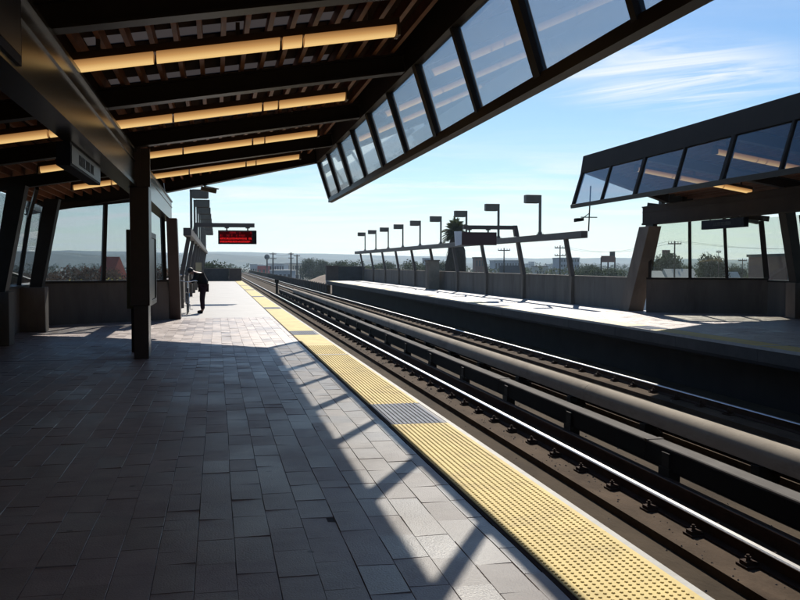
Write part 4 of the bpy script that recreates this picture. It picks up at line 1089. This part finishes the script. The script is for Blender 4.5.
# cars glimpsed
CARP = [bmat('car_white', (.7, .7, .7)), bmat('car_silver', (.4, .42, .44)), bmat('car_dark', (.04, .05, .08))]
def car(px, D, ci, label):
    p = at(px, 264, D); 
    t = empty('parked_car', (p.x, p.y, G), label, 'car', 'cars parked beyond the station'); t.rotation_euler = (0, 0, -YAW+rad(8))
    def lb(b, nm, m, par=t):
        me = bpy.data.meshes.new(nm); me.from_pydata(b.v, [], b.f); me.materials.append(m)
        bm = bmesh.new(); bm.from_mesh(me); bmesh.ops.recalc_face_normals(bm, faces=bm.faces); bm.to_mesh(me); bm.free()
        o = bpy.data.objects.new(nm, me); COL.objects.link(o); o.parent = par
    b = MB(); b.prism([(-2.2, .3), (2.2, .3), (2.25, .7), (1.3, .9), (.7, 1.4), (-1.1, 1.42), (-1.8, .95), (-2.2, .85)], 'y', -.85, .85); lb(b, 'body', CARP[ci])
    b = MB(); b.prism([(1.12, .93), (.66, 1.34), (-1.02, 1.36), (-1.55, .95)], 'y', -.865, .865); lb(b, 'window', BM['win'])
    for x in (-1.35, 1.4):
        for s_ in (-.8, .8):
            b = MB(); b.tube([(x, s_-.09, .32), (x, s_+.09, .32)], .32, 12); lb(b, 'wheel', RUBBER)
for i, (px, D, ci, lab) in enumerate(((289, 330, 0, 'white car parked beside the shed beyond the tracks'), (296, 300, 1, 'silver car parked at the left foot of the dirt mound'))):
    car(px, D, ci, lab)

# ------------------------------------------------------------------ sun, sky, clouds, haze
SUN = Vector((.372, 1.30, 1.0)).normalized()
el = math.asin(SUN.z); az = math.atan2(SUN.x, SUN.y)
ld = bpy.data.lights.new('sun', 'SUN'); ld.energy = 5.0; ld.angle = rad(.53); ld.color = (1, .925, .82)
lo = bpy.data.objects.new('sun', ld); COL.objects.link(lo); lo.rotation_euler = (-SUN).to_track_quat('-Z', 'Y').to_euler(); lo.location = (0, 0, 60)
w = bpy.data.worlds.new('World'); S.world = w; w.use_nodes = True
N = w.node_tree.nodes; L = w.node_tree.links; N.clear()
out = N.new('ShaderNodeOutputWorld'); bg = N.new('ShaderNodeBackground'); bg.inputs[1].default_value = .08
sky = N.new('ShaderNodeTexSky'); sky.sky_type = 'NISHITA'; sky.sun_disc = False; sky.sun_elevation = el; sky.sun_rotation = az; sky.altitude = 30; sky.air_density = 1.0; sky.dust_density = .15; sky.ozone_density = 3.0
tc = N.new('ShaderNodeTexCoord'); sp = N.new('ShaderNodeSeparateXYZ'); L.new(tc.outputs['Generated'], sp.inputs[0])
def mth(op, a, c=None, clamp=False):
    n = N.new('ShaderNodeMath'); n.operation = op; n.use_clamp = clamp
    for i, v in enumerate((a, c)):
        if v is None: continue
        if isinstance(v, (int, float)): n.inputs[i].default_value = v
        else: L.new(v, n.inputs[i])
    return n.outputs[0]
den = mth('ADD', mth('MAXIMUM', sp.outputs[2], 0.0), .10)
cx = mth('DIVIDE', sp.outputs[0], den); cy = mth('DIVIDE', sp.outputs[1], den)
cb = N.new('ShaderNodeCombineXYZ'); L.new(cx, cb.inputs[0]); L.new(cy, cb.inputs[1])
def cloud(scale, rot, stretch, lo_, hi_, dist, loc, detail=9, rough=.58):
    mp = N.new('ShaderNodeMapping'); mp.vector_type = 'TEXTURE'; mp.inputs['Scale'].default_value = (1/stretch[0], 1/stretch[1], 1); mp.inputs['Rotation'].default_value = (0, 0, rot); mp.inputs['Location'].default_value = loc
    L.new(cb.outputs[0], mp.inputs[0])
    nz = N.new('ShaderNodeTexNoise'); nz.inputs['Scale'].default_value = scale; nz.inputs['Detail'].default_value = detail; nz.inputs['Roughness'].default_value = rough; nz.inputs['Distortion'].default_value = dist
    L.new(mp.outputs[0], nz.inputs[0])
    mr = N.new('ShaderNodeMapRange'); mr.interpolation_type = 'SMOOTHSTEP'; mr.inputs[1].default_value = lo_; mr.inputs[2].default_value = hi_
    L.new(nz.outputs[0], mr.inputs[0]); return mr.outputs[0]
c1 = cloud(1.0, rad(-16), (.9, 2.4, 1), .40, .70, .6, (0.7, 1.3, 0))
c2 = cloud(2.6, rad(-20), (.6, 2.2, 1), .50, .85, .9, (4.1, 2.2, 0))
# one bright cirrus bank, at its own place in the sky
bank = (at(668, 78, 1)-EYE).normalized()
bx2, by2 = bank.x/(bank.z+.1), bank.y/(bank.z+.1)
dx = mth('MULTIPLY', mth('SUBTRACT', cx, bx2), 1.0); dy = mth('MULTIPLY', mth('SUBTRACT', cy, by2), 1.1)
dd = mth('SQRT', mth('ADD', mth('MULTIPLY', dx, dx), mth('MULTIPLY', dy, dy)))
mk = N.new('ShaderNodeMapRange'); mk.interpolation_type = 'SMOOTHSTEP'; mk.inputs[1].default_value = .62; mk.inputs[2].default_value = .12; L.new(dd, mk.inputs[0])
c3 = cloud(1.7, rad(-44), (.75, 3.0, 1), .33, .64, 1.1, (2.2, .4, 0), 12, .62)
em = N.new('ShaderNodeMapRange'); em.interpolation_type = 'SMOOTHSTEP'; em.inputs[1].default_value = .15; em.inputs[2].default_value = .06; L.new(sp.outputs[2], em.inputs[0])
tot = mth('ADD', mth('ADD', mth('MULTIPLY', mth('MULTIPLY', c1, .75), mth('ADD', em.outputs[0], .12)), mth('MULTIPLY', mth('MULTIPLY', c2, .45), mth('ADD', em.outputs[0], .05))), mth('MULTIPLY', mth('MULTIPLY', c3, mk.outputs[0]), .95), True)
mix = N.new('ShaderNodeMix'); mix.data_type = 'RGBA'; L.new(tot, mix.inputs[0]); hs = N.new('ShaderNodeHueSaturation'); hs.inputs['Saturation'].default_value = 1.15; L.new(sky.outputs[0], hs.inputs['Color']); tn = N.new('ShaderNodeMix'); tn.data_type = 'RGBA'; tn.blend_type = 'MULTIPLY'; tn.inputs[0].default_value = 1; tn.inputs[7].default_value = (.90, .98, 1.05, 1); L.new(hs.outputs[0], tn.inputs[6]); L.new(tn.outputs[2], mix.inputs[6]); mix.inputs[7].default_value = (9.6, 9.9, 10.2, 1)
L.new(mix.outputs[2], bg.inputs[0]); L.new(bg.outputs[0], out.inputs[0])

hz = MB(); hz.box(-4900, 4900, -4400, 4900, G-1.6, 95)
hm_ = bpy.data.materials.new('haze_air'); hm_.use_nodes = True
nt = hm_.node_tree; nt.nodes.remove(nt.nodes['Principled BSDF']); pv_ = nt.nodes.new('ShaderNodeVolumePrincipled')
pv_.inputs['Color'].default_value = (.64, .83, 1, 1); pv_.inputs['Density'].default_value = .00016; pv_.inputs['Anisotropy'].default_value = .5
nt.links.new(pv_.outputs[0], nt.nodes['Material Output'].inputs['Volume'])
tag(hz.build('haze', hm_), 'thin pale haze over the plain and hills', 'haze', None, 'stuff')

# ------------------------------------------------------------------ render settings
S.view_settings.view_transform = 'Standard'; S.view_settings.look = 'None'; S.view_settings.exposure = .3; S.view_settings.gamma = 1.
S.view_settings.use_curve_mapping = False
S.render.engine = 'CYCLES'
c = S.cycles
c.max_bounces = 7; c.diffuse_bounces = 4; c.glossy_bounces = 4; c.transparent_max_bounces = 24; c.volume_bounces = 0; c.transmission_bounces = 4
c.use_denoising = True; c.sample_clamp_indirect = 6; c.caustics_reflective = False; c.caustics_refractive = False
